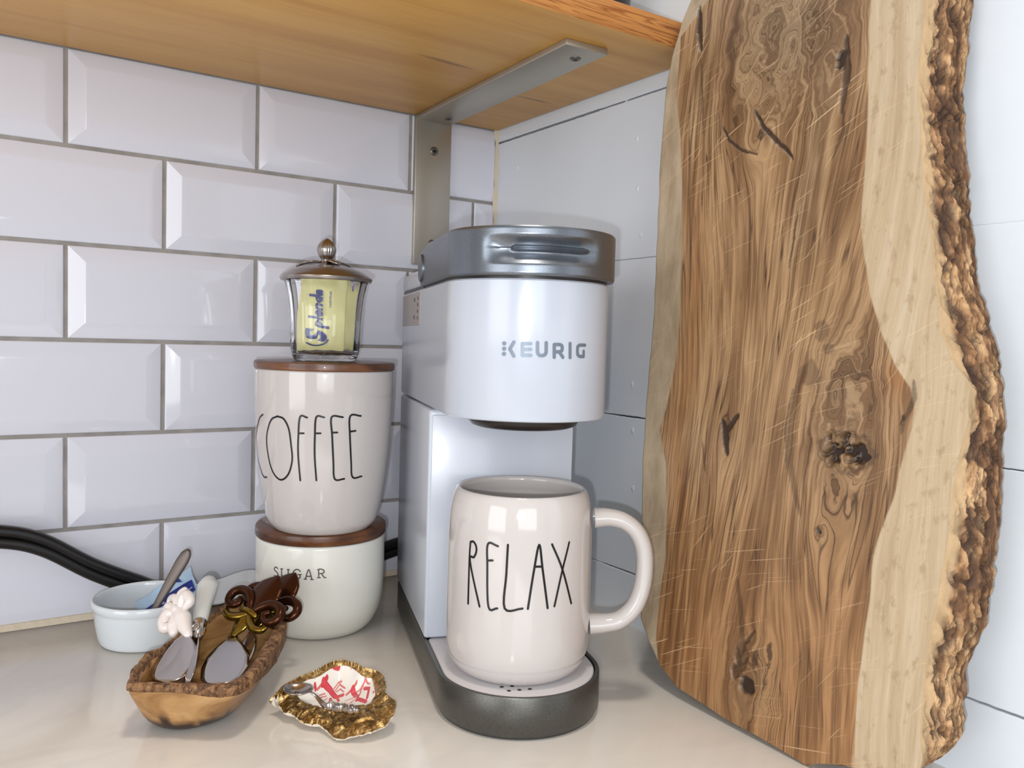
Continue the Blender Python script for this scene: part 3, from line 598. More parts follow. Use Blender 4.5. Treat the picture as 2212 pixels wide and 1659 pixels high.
# ================================================================ WHITE DISH, SPOON, BLUE PACKETS
m_porc = mat('porcelain', (216, 222, 226), 0.10, 0, Coat_Weight=.3)
DX, DY = -.3613, -.0700
ds = empty('serving_dish', (DX, DY, 0)); tag(ds, 'small round white porcelain dish with a long flared tab behind the wooden bowl', 'dish')
prof = [(.001, .0010), (.030, .0010), (.0325, 0), (.0342, .0016), (.0356, .006), (.0372, .014), (.0382, .0225), (.0386, .0268), (.0394, .0285), (.0400, .0305), (.0400, .0325), (.0394, .0342), (.0384, .0347), (.0374, .0342), (.0366, .032), (.0356, .022), (.034, .012), (.030, .0065), (.022, .0048), (.001, .0045)]
lathe('dish_body', [(p[0], p[1]) for p in catmull(prof, 3)], m_porc, ds, n=128, angle=1.3)
# long flared tab, rising towards the sugar canister
V = []; F = []; ns, nw = 26, 8
ctl = catmull([(.030, .008, .0290), (.042, .012, .0250), (.055, .015, .0235), (.068, .0175, .0250), (.080, .0195, .0275), (.092, .0215, .0285), (.100, .0225, .0280)], 5)
N = len(ctl)
for i, p in enumerate(ctl):
    u = i/(N-1); w = float(np.interp(u, [0, .2, .5, .8, .93, 1], [.018, .0155, .0150, .0150, .012, .004]))
    t = ctl[min(i+1, N-1)]-ctl[max(i-1, 0)]; t /= np.linalg.norm(t); s = np.cross(t, (0, 0, 1)); s /= np.linalg.norm(s)
    for q in range(nw+1):
        a = q/nw*2-1; V.append(p+s*w*a+np.array([0, 0, .0045*(-a)]))
    if i:
        b = (i-1)*(nw+1)
        for q in range(nw): F.append((b+q, b+q+1, b+nw+2+q, b+nw+1+q))
tb = mesh('tab_handle', V, F, m_porc, ds, smooth=True); md = tb.modifiers.new('s', 'SOLIDIFY'); md.thickness = .0042; md.offset = 0
md = tb.modifiers.new('b', 'SUBSURF'); md.levels = 1; md.render_levels = 1
m_bluepk = mat('packet_lightblue', (176, 204, 228), .4); m_navy = mat('packet_navy', (24, 44, 130), .4); m_pwhite = mat('print_white', (220, 226, 234), .5)
def frame(o0, up, nrm):
    """matrix: origin o0, local y along up, z along nrm"""
    y = Vector(up).normalized(); z = Vector(nrm); z = (z-y*z.dot(y)).normalized(); x = y.cross(z)
    return Matrix(((x.x, y.x, z.x, o0[0]), (x.y, y.y, z.y, o0[1]), (x.z, y.z, z.z, o0[2]), (0, 0, 0, 1)))
def blue_packet(o0, up, nrm, lab, word):
    e = empty('sugar_packet', mw=frame(o0, up, nrm)); tag(e, lab, 'sweetener packet', 'blue packets in the white dish')
    V, F = pouch(.050, .032, .003, 2.2, .0008); V = [(x, z, y) for x, y, z in V]
    fixn(mesh('pouch', V, F, m_bluepk, e, smooth=True))
    V, F = [], []
    for j in range(9):
        for i in range(12): V.append((-.0235+.047*i/11, .0070+.0110*j/8, .0029-.0012*((i/11*2-1)**4)))
    for j in range(8):
        for i in range(11): F.append((j*12+i, j*12+i+1, (j+1)*12+i+1, (j+1)*12+i))
    mesh('printed_band', V, F, m_navy, e)
    if word: txt(word, .0044, 0, .00006, lambda x, y: (-.0215+x, .0118+y, .0032), m_pwhite, e, 'printed_word', 0)
    V = [(-.0225, .0096, .0032), (.0225, .0096, .0032), (.0225, .0102, .0032), (-.0225, .0102, .0032)]; mesh('printed_line', V, [(0, 1, 2, 3)], m_pwhite, e)
    V = [(.002, .0295, .0026), (.016, .0205, .0029), (.013, .0295, .0026)]; mesh('printed_corner', V, [(0, 1, 2)], m_navy, e)
    return e
blue_packet((-.3440, -.0810, .0190), tuple(-.62*np.array(CX)+.76*np.array(CU)+.75*np.array(CF)), tuple(-np.array(CF)+.55*np.array(CU)-.2*np.array(CX)), 'light blue sweetener packet with navy band leaning in the white dish', 'ORIGINAL')
m_steel2 = mat('brushed_steel', (112, 102, 96), .5, .9)
sp = empty('teaspoon', (-.35, -.06, 0)); tag(sp, 'steel teaspoon handle sticking up out of the white dish', 'spoon')
P0 = np.array([-.3680, -.083, .0090]); P1 = np.array([-.3310, -.0760, .0690]); dv = P1-P0
V = []; F = []; ns = 30
tt = dv/np.linalg.norm(dv); sd = np.cross(tt, np.array([.4, .9, 0])); sd /= np.linalg.norm(sd); nn_ = np.cross(sd, tt)
for i in range(ns+1):
    u = i/ns; w = float(np.interp(u, [0, .3, .6, .85, .95, 1], [.0022, .0026, .0040, .0048, .0040, .0012])); th = .0010
    p = P0+dv*u-np.array([-.35, -.06, 0])
    for q in range(12): a = q*PI/6; V.append(p+sd*w*math.cos(a)+nn_*th*math.sin(a))
    if i:
        for q in range(12): F.append(((i-1)*12+q, (i-1)*12+(q+1) % 12, i*12+(q+1) % 12, i*12+q))
F.append(tuple(range(12))); F.append(tuple(range(ns*12, ns*12+12)))
fixn(mesh('handle', V, F, m_steel2, sp, smooth=True))
def spoon_bowl(name, parent, c, ax, sd_, nm, a, b, depth, m, th=.0008):
    V = []; F = []; nr, nt = 8, 28; c = np.array(c); ax, sd_, nm = map(np.array, (ax, sd_, nm))
    V.append(c-nm*depth)
    for r in range(1, nr+1):
        f = r/nr
        for q in range(nt):
            t = 2*PI*q/nt; e = 1+.10*math.cos(t); V.append(c+ax*a*f*math.cos(t)+sd_*b*f*math.sin(t)*e-nm*depth*(1-f*f))
    for q in range(nt): F.append((0, 1+q, 1+(q+1) % nt))
    for r in range(nr-1):
        for q in range(nt): F.append((1+r*nt+q, 1+r*nt+(q+1) % nt, 1+(r+1)*nt+(q+1) % nt, 1+(r+1)*nt+q))
    o = mesh(name, V, F, m, parent, smooth=True); md = o.modifiers.new('s', 'SOLIDIFY'); md.thickness = th; md.offset = 0; return o
spoon_bowl('spoon_bowl', sp, P0-np.array([-.35, -.06, 0])+np.array([-.008, -.002, .0012]), (.95, .2, .1), (-.2, .95, 0), (0, 0, 1), .013, .0085, .002, m_steel2)

# ================================================================ OLIVE WOOD BOWL
m_olive = mat('olive_wood', (176, 132, 78), .34, 0, Coat_Weight=.25)
k = NT(m_olive); ob = k.obj()
f = k.noise(k.mapping(ob, (18, 18, 42), (0, 0, .6)), 1.0, 5, .6, 1.6); f2 = k.noise(k.mapping(ob, (120, 120, 500)), 1.0, 3)
c = k.ramp(f, [(.3, (120, 82, 44)), (.45, (160, 118, 70)), (.6, (190, 148, 96)), (.75, (206, 166, 116))]); c = k.mix(k.math('MULTIPLY', f2, .25), c, srgb(120, 80, 44))
at = k.attr('stain').outputs['Fac']; c = k.mix(at, c, srgb(52, 28, 14)); k.link(c, k.p.inputs['Base Color'])
m_bark = mat('bowl_bark', (104, 70, 42), .55)
k = NT(m_bark); ob = k.obj()
f = k.noise(ob, 240, 5, .7, .5); c = k.ramp(f, [(.36, (58, 34, 18)), (.48, (112, 76, 44)), (.6, (156, 116, 76)), (.72, (120, 82, 50))]); k.link(c, k.p.inputs['Base Color']); k.bump(f, .9, .002)
ob_ = empty('olive_wood_bowl', (-.343, -.203, 0)); tag(ob_, 'boat shaped olive wood bowl with a rough bark rim holding spreaders', 'bowl')
RIM = [(-.4025, -.240), (-.3935, -.216), (-.384, -.203), (-.360, -.176), (-.335, -.152), (-.312, -.139), (-.294, -.141), (-.284, -.154), (-.2840, -.171), (-.2905, -.194), (-.302, -.216), (-.314, -.236), (-.328, -.256), (-.338, -.269), (-.349, -.2765), (-.360, -.2735), (-.370, -.266), (-.386, -.2545), (-.398, -.2475)]
rim = catmull([(x+.343, y+.203, 0) for x, y in RIM], 10, True); NR = len(rim)
cen = np.array([-.004, .002, 0]); V = []; F = []; lays = []
axd = np.array([.55, .83, 0])
def rimz(p): return .0345+.004*float(np.interp(p @ axd, [-.07, -.04, .05, .075], [-.2, 0, .6, 2.0]))
stain = []
OUT = [(0, .0, .66), (1, .0015, .70), (2, .005, .76), (3, .010, .82), (4, .016, .875), (5, .023, .935), (6, .030, .985)]
rng = np.random.RandomState(3)
def ringpts(f, z, rough=0.0, shift=0.0):
    out = []; f0 = f; z0_ = z
    for i, p in enumerate(rim):
        n_ = p-cen; sd_ = max(0, float((n_/np.linalg.norm(n_)) @ np.array([.86, -.50, 0])))**1.5; f = f0; z = z0_
        if rough and f0 < .96: f = f0-.09*sd_
        if rough and z0_ < .0315 and f0 > .96: z = z0_-.0085*sd_; f = f0-.012*sd_
        q = cen+n_*f
        el = n_/np.linalg.norm(n_); la = axd/np.linalg.norm(axd); ca = abs(el @ la); sa = math.sqrt(max(0, 1-ca*ca)); er = 1/math.sqrt((ca/.080)**2+(sa/.041)**2)
        bl = .75*max(0, 1-z/.026) if f < .95 and f > .6 and z < .026 else 0
        q = q*(1-bl)+(cen+el*er*f)*bl
        a = i/NR*2*PI
        jz = rough*(fbm(np.array([a*9]), np.array([z*50]), 5)[0]-.5)
        zr = z if z < .029 else z+(rimz(p)-.0345)
        out.append(q+n_/np.linalg.norm(n_)*jz*1.2+np.array([0, 0, zr+jz*.8]))
    return out
def loft(name, rings, m, parent, capb=False, capt=False):
    V = [v for r in rings for v in r]; F = []
    for i in range(len(rings)-1):
        for j in range(NR): F.append((i*NR+j, i*NR+(j+1) % NR, (i+1)*NR+(j+1) % NR, (i+1)*NR+j))
    if capb: F.append(tuple(range(NR))[::-1])
    if capt: F.append(tuple(range((len(rings)-1)*NR, len(rings)*NR)))
    return fixn(mesh(name, V, F, m, parent, smooth=True))
rings = [ringpts(f, z) for _, z, f in OUT]+[ringpts(.972, .0325)]+[ringpts(.90, .031), ringpts(.875, .026), ringpts(.82, .018), ringpts(.72, .011), ringpts(.5, .0075), ringpts(.2, .0065)]
bwl = loft('bowl_body', rings, m_olive, ob_, True, True)
st = []
for v in bwl.data.vertices:
    a = v.co; s = 1-sstep(.0070, .0084, a.z+.0022*math.sin(a.x*190)+.0012*math.sin(a.x*520))
    st.append(float(s)*float(1-sstep(.000, .010, a.x)) if a.y < -.02 and (a-Vector((cen[0], cen[1], a.z))).length > .028 else 0.0)
fattr(bwl.data, 'stain', st)
loft('bark_rim', [ringpts(.988, .0305, .0010), ringpts(1.004, .0312, .003), ringpts(1.008, .0330, .004), ringpts(1.0, .0350, .0045), ringpts(.972, .0360, .004), ringpts(.935, .0352, .004), ringpts(.905, .0325, .003), ringpts(.892, .0285, .001)], m_bark, ob_)

# ================================================================ SPREADERS
m_blade = mat('blade_steel', (196, 190, 188), .12, 1.0)
m_bronze = mat('bronze', (70, 38, 20), .28, .8); m_brass = mat('brass', (132, 106, 42), .24, .95)
m_wcer = mat('white_enamel', (232, 222, 216), .22, 0, Coat_Weight=.3); m_gcer = mat('pearl_enamel', (205, 206, 200), .10, 0, Coat_Weight=.5)
def blade(parent, L, w, m=m_blade, th=.0009, bend=.0):
    """blade from collar (y=0) down to y=-L, rounded spatula end"""
    V = []; F = []; n = 28; nw = 8
    for i in range(n+1):
        u = i/n; ww = w*float(np.interp(u, [0, .10, .25, .45, .7, .88, .96, 1], [.22, .28, .62, .92, 1, .86, .6, .12]))
        for q in range(nw+1):
            a = q/nw*2-1; V.append((ww*a+w*.10*math.sin(u*PI), -L*u, bend*u*u+.0012*a*a*math.sin(PI*u)))
        if i:
            b = (i-1)*(nw+1)
            for q in range(nw): F.append((b+q, b+q+1, b+nw+2+q, b+nw+1+q))
    o = mesh('blade', V, F, m, parent, smooth=True); md = o.modifiers.new('s', 'SOLIDIFY'); md.thickness = th; md.offset = 0; return o
VIEW = -np.array(CF)
def spreader(name, tip, col, end, lab, nrm=VIEW, grp='spreaders standing in the olive wood bowl'):
    up = np.array(end)-np.array(col)
    e = empty(name, mw=frame(col, up, nrm)); tag(e, lab, 'butter spreader', grp)
    return e, Vector(tip)-Vector(col)
def aim_blade(e, tip, L, w, m=m_blade, nrm=(0.1, -.5, .8)):
    """a blade whose own axis runs from the collar to the tip (world), as a child of e"""
    col = e.matrix_world.translation; d = (col-Vector(tip))
    b = blade(e, d.length, w, m)
    b.matrix_world = frame(col, d, nrm); b.matrix_parent_inverse = Matrix()
    mw = frame(col, d, nrm); b.matrix_basis = e.matrix_world.inverted() @ mw
    return b
# 1 cream seashell-and-bow handle
e, _ = spreader('butter_spreader', (-.380, -.218, .0285), (-.3552, -.180, .0372), (-.3553, -.146, .0560), 'spreader with cream sculpted knotted-bow handle beside the white dish')
aim_blade(e, (-.3770, -.222, .0225), .05, .0125, nrm=(-.2, -.45, .9))
tube('handle', [(.0005, -.003, 0), (-.0005, .006, 0), (-.0005, .014, 0), (-.001, .021, .0008)], [.0030, .0048, .0062, .0050], m_wcer, e, n=16)
for (pts, rad) in (([(-.002, .020, .0015), (-.008, .024, .0030), (-.0125, .021, .0030), (-.0135, .016, .0025), (-.009, .013, .0025)], [.0030, .0042, .0046, .0045, .0030]),
                   ([(.001, .021, .0015), (.006, .026, .0028), (.0095, .026, .0025), (.010, .020, .0020), (.005, .0185, .002)], [.0030, .0038, .0040, .0036, .0026]),
                   ([(-.002, .022, .0025), (-.006, .029, .0030), (-.0100, .0295, .0022)], [.0028, .0036, .0026]),
                   ([(0, .022, .0025), (.001, .030, .0028), (-.003, .035, .0020), (-.0065, .034, .0018)], [.0028, .0034, .0028, .0018]),
                   ([(.002, .023, .0025), (.005, .031, .0024), (.009, .033, .0018)], [.0026, .0032, .0022]),
                   ([(-.003, .019, .0022), (-.007, .012, .0024), (-.0085, .006, .0020)], [.0030, .0044, .0032])):
    tube('bow_loop', pts, rad, m_wcer, e, n=14)
lathe('bow_knot', [(.0001, -.0032), (.0020, -.0026), (.0032, -.0008), (.0032, .0012), (.0020, .0028), (.0001, .0032)], m_wcer, e, n=20).location = (-.001, .0215, .0040)
# 2 glossy pearl handle with silver collar
e, _ = spreader('butter_spreader', 0*np.array([1, 1, 1]), (-.3470, -.176, .0345), (-.3312, -.134, .0590), 'spreader with smooth pearl grey handle and silver ringed collar')
aim_blade(e, (-.3670, -.240, .0265), .05, .0075, nrm=VIEW)
tube('handle', [(0, .0085, 0), (.0004, .015, 0), (.0004, .024, 0), (.0010, .034, 0), (.0018, .043, .0004), (.0022, .0475, .0008)], [.0050, .0058, .0064, .0073, .0078, .0062], m_gcer, e, n=24, flat=.85)
cl = tube('collar', [(0, -.0042, 0), (0, .001, 0), (0, .005, 0), (0, .0092, 0)], [.0036, .0052, .0050, .0054], m_silver, e, n=20)
lathe('collar_rim', [(.0046, -.0012), (.0058, -.0004), (.0058, .0006), (.0046, .0012)], m_silver, e, n=24)
V = []; F = []
for i in range(25):
    a = 2*PI*i/24
    for q in range(8): b = 2*PI*q/8; V.append(((.0030+.0009*math.cos(b))*math.cos(a), .0012+(.0026+.0009*math.cos(b))*math.sin(a), .0048+.0009*math.sin(b)))
    if i:
        for q in range(8): F.append(((i-1)*8+q, (i-1)*8+(q+1) % 8, i*8+(q+1) % 8, i*8+q))
mesh('collar_ring', V, F, m_silver, e, smooth=True)
lathe('collar_bead', [(.0001, -.0015), (.0012, -.0010), (.0016, 0), (.0012, .0010), (.0001, .0015)], m_silver, e, n=14).location = (-.0004, .0072, .0052)
# 3, 4 fleur-de-lis handles
def leafmesh(name, w, L, m, parent, y0, zc=.0, th=.0016, ridge=.0022, bend=0.0):
    V = []; F = []; n = 26; nw = 8
    for s in (1, -1):
        for i in range(n+1):
            u = i/n; ww = w*float(np.interp(u, [0, .15, .35, .55, .75, .9, 1], [.34, .52, .86, 1, .80, .42, .04]))
            for q in range(nw+1):
                a = q/nw*2-1; V.append((ww*a+bend*u*u, y0+L*u, zc+s*(th/2+ridge*(1-abs(a))*ww/w)*(1 if s > 0 else .4)))
    N = (n+1)*(nw+1)
    for s in (0, 1):
        for i in range(n):
            for q in range(nw):
                a = s*N+i*(nw+1)+q; f = (a, a+1, a+nw+2, a+nw+1); F.append(f)
    for i in range(n):
        for q in (0, nw): a = i*(nw+1)+q; F.append((a, a+nw+1, N+a+nw+1, N+a))
    for q in range(nw): F.append((q, q+1, N+q+1, N+q)); b = n*(nw+1); F.append((b+q, b+q+1, N+b+q+1, N+b+q))
    return fixn(mesh(name, V, F, m, parent, smooth=True))
def fleur(e, ma, mb):
    leafmesh('center_petal', .0140, .0325, ma, e, .0200)
    for s in (-1, 1):
        tube('side_scroll', [(s*.0015, .0205, .0006), (s*.0050, .0260, .0010), (s*.0125, .0315, .0014), (s*.0215, .0315, .0016), (s*.0265, .0265, .0018), (s*.0245, .0205, .0020), (s*.0180, .0190, .0020), (s*.0140, .0225, .0022), (s*.0165, .0255, .0024)], [.0026, .0032, .0036, .0035, .0033, .0030, .0027, .0024, .0020], ma, e, n=14, smoothn=6)
        tube('lower_curl', [(s*.0012, .0185, .0006), (s*.0060, .0140, .0010), (s*.0135, .0110, .0014), (s*.0200, .0125, .0014), (s*.0225, .0155, .0012)], [.0026, .0030, .0030, .0024, .0014], mb, e, n=14, smoothn=6)
    tube('band', [(-.0085, .0190, .0022), (-.003, .0198, .0032), (.003, .0198, .0032), (.0085, .0190, .0022)], [.0018, .0024, .0024, .0018], mb, e, n=12)
    leafmesh('stem', .0062, .0185, mb, e, .0005, 0, .0022, .0022)
aR, aU, aF = np.array(CX), np.array(CU), np.array(CF)
upv_ = (.58*aR+.81*aU+.60*aF); upv_ /= np.linalg.norm(upv_); acr = (.97*aR-.20*aU-.65*aF); nf = np.cross(acr, upv_)
col3 = np.array([-.3240, -.1785, .0285])
e, _ = spreader('butter_spreader', (0, 0, 0), col3, col3+upv_*.05, 'bronze fleur-de-lis handled spreader lying uppermost in the wooden bowl', nrm=nf, grp='fleur-de-lis handled spreaders in the olive wood bowl')
aim_blade(e, (-.3480, -.236, .0200), .05, .0150, nrm=(-.25, -.55, .8))
fleur(e, m_bronze, m_brass)
col4 = col3+.0085*aR+.0140*aF-.0008*aU
e, _ = spreader('butter_spreader', (0, 0, 0), col4, col4+upv_*.05, 'second bronze fleur-de-lis spreader half hidden behind the first', nrm=nf, grp='fleur-de-lis handled spreaders in the olive wood bowl')
aim_blade(e, (-.3290, -.220, .0215), .05, .0080, nrm=(-.7, -.3, .8))
fleur(e, m_bronze, m_brass)

# ================================================================ OYSTER SHELL DISH
SH0 = np.array([-.2775, -.2635, 0]); 
def resample(P, n):
    P = catmull(P, 12, True); C2 = SH0[:2]
    A = np.array([math.atan2(p[1]-C2[1], p[0]-C2[0]) for p in P]); Rr = np.array([np.hypot(p[0]-C2[0], p[1]-C2[1]) for p in P]); Z = np.array([p[2] for p in P])
    o = np.argsort(A); A = A[o]; Rr = Rr[o]; Z = Z[o]
    A = np.concatenate([A-2*PI, A, A+2*PI]); Rr = np.tile(Rr, 3); Z = np.tile(Z, 3)
    t = np.linspace(-PI, PI, n, endpoint=False); return t, np.interp(t, A, Rr), np.interp(t, A, Z)
NT_ = 420
t, Ro, Zo = resample(SH_OUT, NT_); _, Ri, Zi = resample(SH_IN, NT_)
Ri = np.minimum(Ri, Ro-.0015)
Ro = Ro+.0016*(fbm(t*14+50, t*0, 4)-.5)+.0012*(fbm(t*45+90, t*0, 9, 2)-.5)
m_gold = mat('gold_leaf', (176, 128, 50), .30, .9); k = NT(m_gold); ob = k.obj()
f = k.noise(ob, 260, 4, .6, 1.0); k.link(k.ramp(f, [(.35, (112, 86, 48)), (.5, (158, 126, 76)), (.68, (214, 184, 130))]), k.p.inputs['Base Color']); k.bump(f, .5, .0012)
m_shin = mat('decoupage', (235, 231, 222), .18, 0, Coat_Weight=.4); k = NT(m_shin)
k.link(k.attr('paint').outputs['Color'], k.p.inputs['Base Color'])
m_shell = mat('raw_shell', (226, 214, 196), .5); k = NT(m_shell); k.bump(k.noise(k.obj(), 500, 4), .5, .001)
oy = empty('oyster_shell_dish', tuple(SH0)); tag(oy, 'gilded oyster shell trinket dish lined with red lobster print', 'dish')
ct_, st_ = np.cos(t), np.sin(t)
fr = np.concatenate([np.linspace(0.004, 1, 150)])
R_ = fr[:, None]*Ri[None]; zin = .0062+(Zi[None]-.0062)*(fr[:, None]**2.4)
xi_ = R_*ct_; yi_ = R_*st_
zin = zin+.0006*(fbm((xi_+.2)*90, (yi_+.2)*90, 3, 2)-.5)*fr[:, None]
V = np.stack([xi_, yi_, zin], -1).reshape(-1, 3)
def gridf(nr, nt, base=0):
    i = np.arange(nr-1)[:, None]; j = np.arange(nt)[None]; j2 = (j+1) % nt
    return np.stack([base+i*nt+j, base+i*nt+j2, base+(i+1)*nt+j2, base+(i+1)*nt+j], -1).reshape(-1, 4)
F = gridf(150, NT_).tolist()+[tuple(range(NT_))[::-1]]
inn = mesh('painted_lining', V, F, m_shin, oy, smooth=True); tag(inn, 'white lining printed with red lobsters')
wx = V[:, 0]+SH0[0]; wy = V[:, 1]+SH0[1]
amt = np.zeros(len(V)); deep = np.zeros(len(V))
def vw(x, y): return x*.8322-y*.5545, (x*.5545+y*.8322)*.46
for item in LOBSTER:
    pts, wd = item[:-1], item[-1][0]
    d = segdist(*vw(wx, wy), [vw(*q_) for q_ in pts]); wd = wd*.80 if wd > .0013 else wd; a = 1-sstep(wd/2-.00010, wd/2+.00010, d); amt = np.maximum(amt, a*(.95 if wd > .0013 else .8))
    if wd > .002: deep = np.maximum(deep, a*(.5+.5*np.sin(d*4200)))
white = np.array(srgb(236, 232, 224)); red = np.array(srgb(204, 28, 50)); pink = np.array(srgb(228, 90, 108))
col = white[None]*(1-amt[:, None])+red[None]*amt[:, None]
col = col*(1-.45*deep[:, None])+pink[None]*.45*deep[:, None]; col[:, 3] = 1
fattr(inn.data, 'paint', col, 'FLOAT_COLOR')
fo = np.linspace(0, 1, 34)
R2 = Ri[None]+(Ro-Ri)[None]*fo[:, None]; wdt = (Ro-Ri)[None]
X_ = R2*ct_; Y_ = R2*st_
crest = np.sin(PI*np.minimum(fo*1.0, 1))[:, None]*np.minimum(wdt*.22, .0035)
Z2 = Zi[None]*(1-fo[:, None])+Zo[None]*fo[:, None]+crest+np.minimum(wdt, .02)*.20*(fbm((X_+.3)*120, (Y_+.3)*260, 8, 4)-.5)*np.sin(PI*np.clip(fo, .0, .96))[:, None]*1.6
Z2 = Z2+.0010*np.abs(np.sin(fo*9+t[None, :, ].T.T*0+fbm(t*6+40, t*0, 2)*8)[:, :] if False else np.sin((fo[:, None]*7+fbm(t*6+40, t*0, 2)[None]*6)))*(wdt > .008)
V = np.stack([X_, Y_, np.maximum(Z2, .0012)], -1).reshape(-1, 3)
mesh('gilded_rim', V, gridf(34, NT_).tolist(), m_gold, oy, smooth=True)
fu = np.linspace(0, 1, 20)
R3 = Ro[None]*(1-.55*fu[:, None]**1.3)+.0006*np.sin(PI*fu)[:, None]; Z3 = np.maximum(np.maximum(Zo, .0012)[None]*(1-fu[:, None])**1.5-.0004, .0000)
V = np.stack([R3*ct_, R3*st_, Z3], -1).reshape(-1, 3)
V[:NT_, 2] = np.maximum(Z2[-1], .0012)
mesh('raw_shell_underside', V, gridf(20, NT_).tolist()+[tuple(range(19*NT_, 20*NT_))], m_shell, oy, smooth=True)
# tiny spoon
ms = empty('salt_spoon', (-.306, -.270, .016)); tag(ms, 'tiny silver spoon with ornate handle lying in the oyster shell dish', 'spoon')
m_sil2 = mat('old_silver', (176, 166, 160), .2, 1.0)
rel = lambda p: np.array(p)-np.array([-.306, -.270, .016])
spoon_bowl('spoon_bowl', ms, rel((-.3072, -.2672, .0205)), (.62, -.78, 0), (.78, .62, 0), (0.05, -.25, .97), .0100, .0088, .0036, m_sil2, .0007)
bx = spoon_bowl
tube('handle', [rel((-.3015, -.2735, .0195)), rel((-.2985, -.2770, .0172)), rel((-.2965, -.2830, .0145)), rel((-.2950, -.2885, .0135))], [.0011, .0013, .0018, .0028], m_sil2, ms, n=12, flat=.6)
random.seed(5)
for i in range(16):
    u = i/15; p = rel((-.2945+.0115*u, -.2890-.0125*u+.002*math.sin(i*2.1), .0145+.0006*math.cos(i*1.3)))
    o = lathe('ornament_bead', [(.0001, -.0016), (.0014, -.0009), (.0019, .0), (.0014, .0009), (.0001, .0014)], m_sil2, ms, n=10); o.location = tuple(p+np.array([0, .0022*(i % 3-1), 0])); o.scale = (1.5+.6*random.random(), 1.3+.5*random.random(), 1.5); o.rotation_euler = (random.random(), random.random(), random.random()*3)

# ================================================================ CUTTING BOARD
XB, KB, TB = -.072, .07, .029
bd = empty('cutting_board', (-.058, -.42, 0)); tag(bd, 'large live edge olive wood cutting board leaning against the plank wall', 'cutting board')
BO = np.array([-.058, -.42, 0.0])
def mono(P, zmin, zmax):
    P = sorted([(z, y) for y, z in P]); z = np.array([p[0] for p in P]); y = np.array([p[1] for p in P])
    return z, y
ZTOP = .612
zs_ = np.concatenate([np.linspace(.0, .012, 36)[:-1], np.linspace(.012, .50, 600)[:-1], np.linspace(.50, ZTOP, 90)])
lz, ly = mono(BLEFT+[(-.325, .535), (-.338, .56), (-.362, .588), (-.392, .604), (-.415, ZTOP)], 0, 1)
rb = [p for p in BBND if p[1] > .012]+[(-.492, .0105), (-.480, .0050), (-.470, 0.0)]
rz, ry = mono(rb+[(-.4835, .50), (-.478, .54), (-.462, .575), (-.440, .60), (-.418, ZTOP)], 0, 1)
sz, sy = mono(BSIL+[(-.5250, .0170), (-.505, .009), (-.488, .004), (-.474, .0)]+[(-.508, .50), (-.498, .54), (-.480, .578), (-.452, .602), (-.420, ZTOP)], 0, 1)
YL = np.interp(zs_, lz, ly); YR = np.interp(zs_, rz, ry); YS = np.interp(zs_, sz, sy)
YL = YL-.0006*(fbm(zs_*70, zs_*0+3, 21)-.5)*2
YR = YR+.0012*(fbm(zs_*110, zs_*0+7, 22)-.5); YS = YS+.0016*(fbm(zs_*140, zs_*0+9, 23)-.5)*2
NSB = 300; uu = np.linspace(0, 1, NSB)
YY = YL[:, None]+(YR-YL)[:, None]*uu[None]; ZZ = np.repeat(zs_[:, None], NSB, 1)
# ---- grain coordinate: fibres run upward and bend round the knots
def flow(u0, z0, r, sz_=.42):
    du = YY-u0; dz = (ZZ-z0)*sz_; rho = du*du+dz*dz; return du*r*r/(rho+r*r*.55)
psi = YY.copy()
KN = [(-.4790, .186, .024, .30), (-.3885, .186, .009, .42), (-.4672, .1375, .004, .6), (-.3960, .3855, .008, .5), (-.3720, .398, .007, .5), (-.4480, .418, .009, .4), (-.4225, .0365, .013, .5), (-.4395, .056, .004, .5), (-.405, .445, .026, .45), (-.514, .222, .006, .5)]
for (u0, z0, r, s) in KN: psi = psi-flow(u0, z0, r, s)
psi = psi+.006*np.sin(ZZ*13+YY*20)+.0045*(fbm(YY*18+40, ZZ*9+3, 31, 3)-.5)*2
burl = np.exp(-(((YY+.408)/.050)**2+((ZZ-.452)/.060)**2)**1.4)
burl = np.maximum(burl, .75*np.exp(-(((YY+.475)/.024)**2+((ZZ-.212)/.040)**2)))
burl = np.maximum(burl, .55*np.exp(-(((YY+.425)/.022)**2+((ZZ-.036)/.030)**2)))
wob = (fbm(YY*75+9, ZZ*55+2, 41, 4)-.5)
wob2 = (fbm(YY*60+33, ZZ*60+71, 47, 4)-.5)
psi = psi+burl*wob*.036
gv = ZZ+burl*wob2*.06
edge = .0022*(fbm(ZZ*26, YY*10+5, 51, 3)-.5)
ls, yls = mono(SAPL+[(-.34, .56), (-.37, .60)], 0, 1); sl = np.interp(zs_, ls, yls)[:, None]
rs_, yrs = mono(SAPR+[(-.425, .55), (-.43, .61)], 0, 1); sr = np.interp(zs_, rs_, yrs)[:, None]
sapL = sstep(-.0003, .0006, YY-sl+edge); sapR = sstep(-.0004, .0006, sr-YY+edge*1.6)
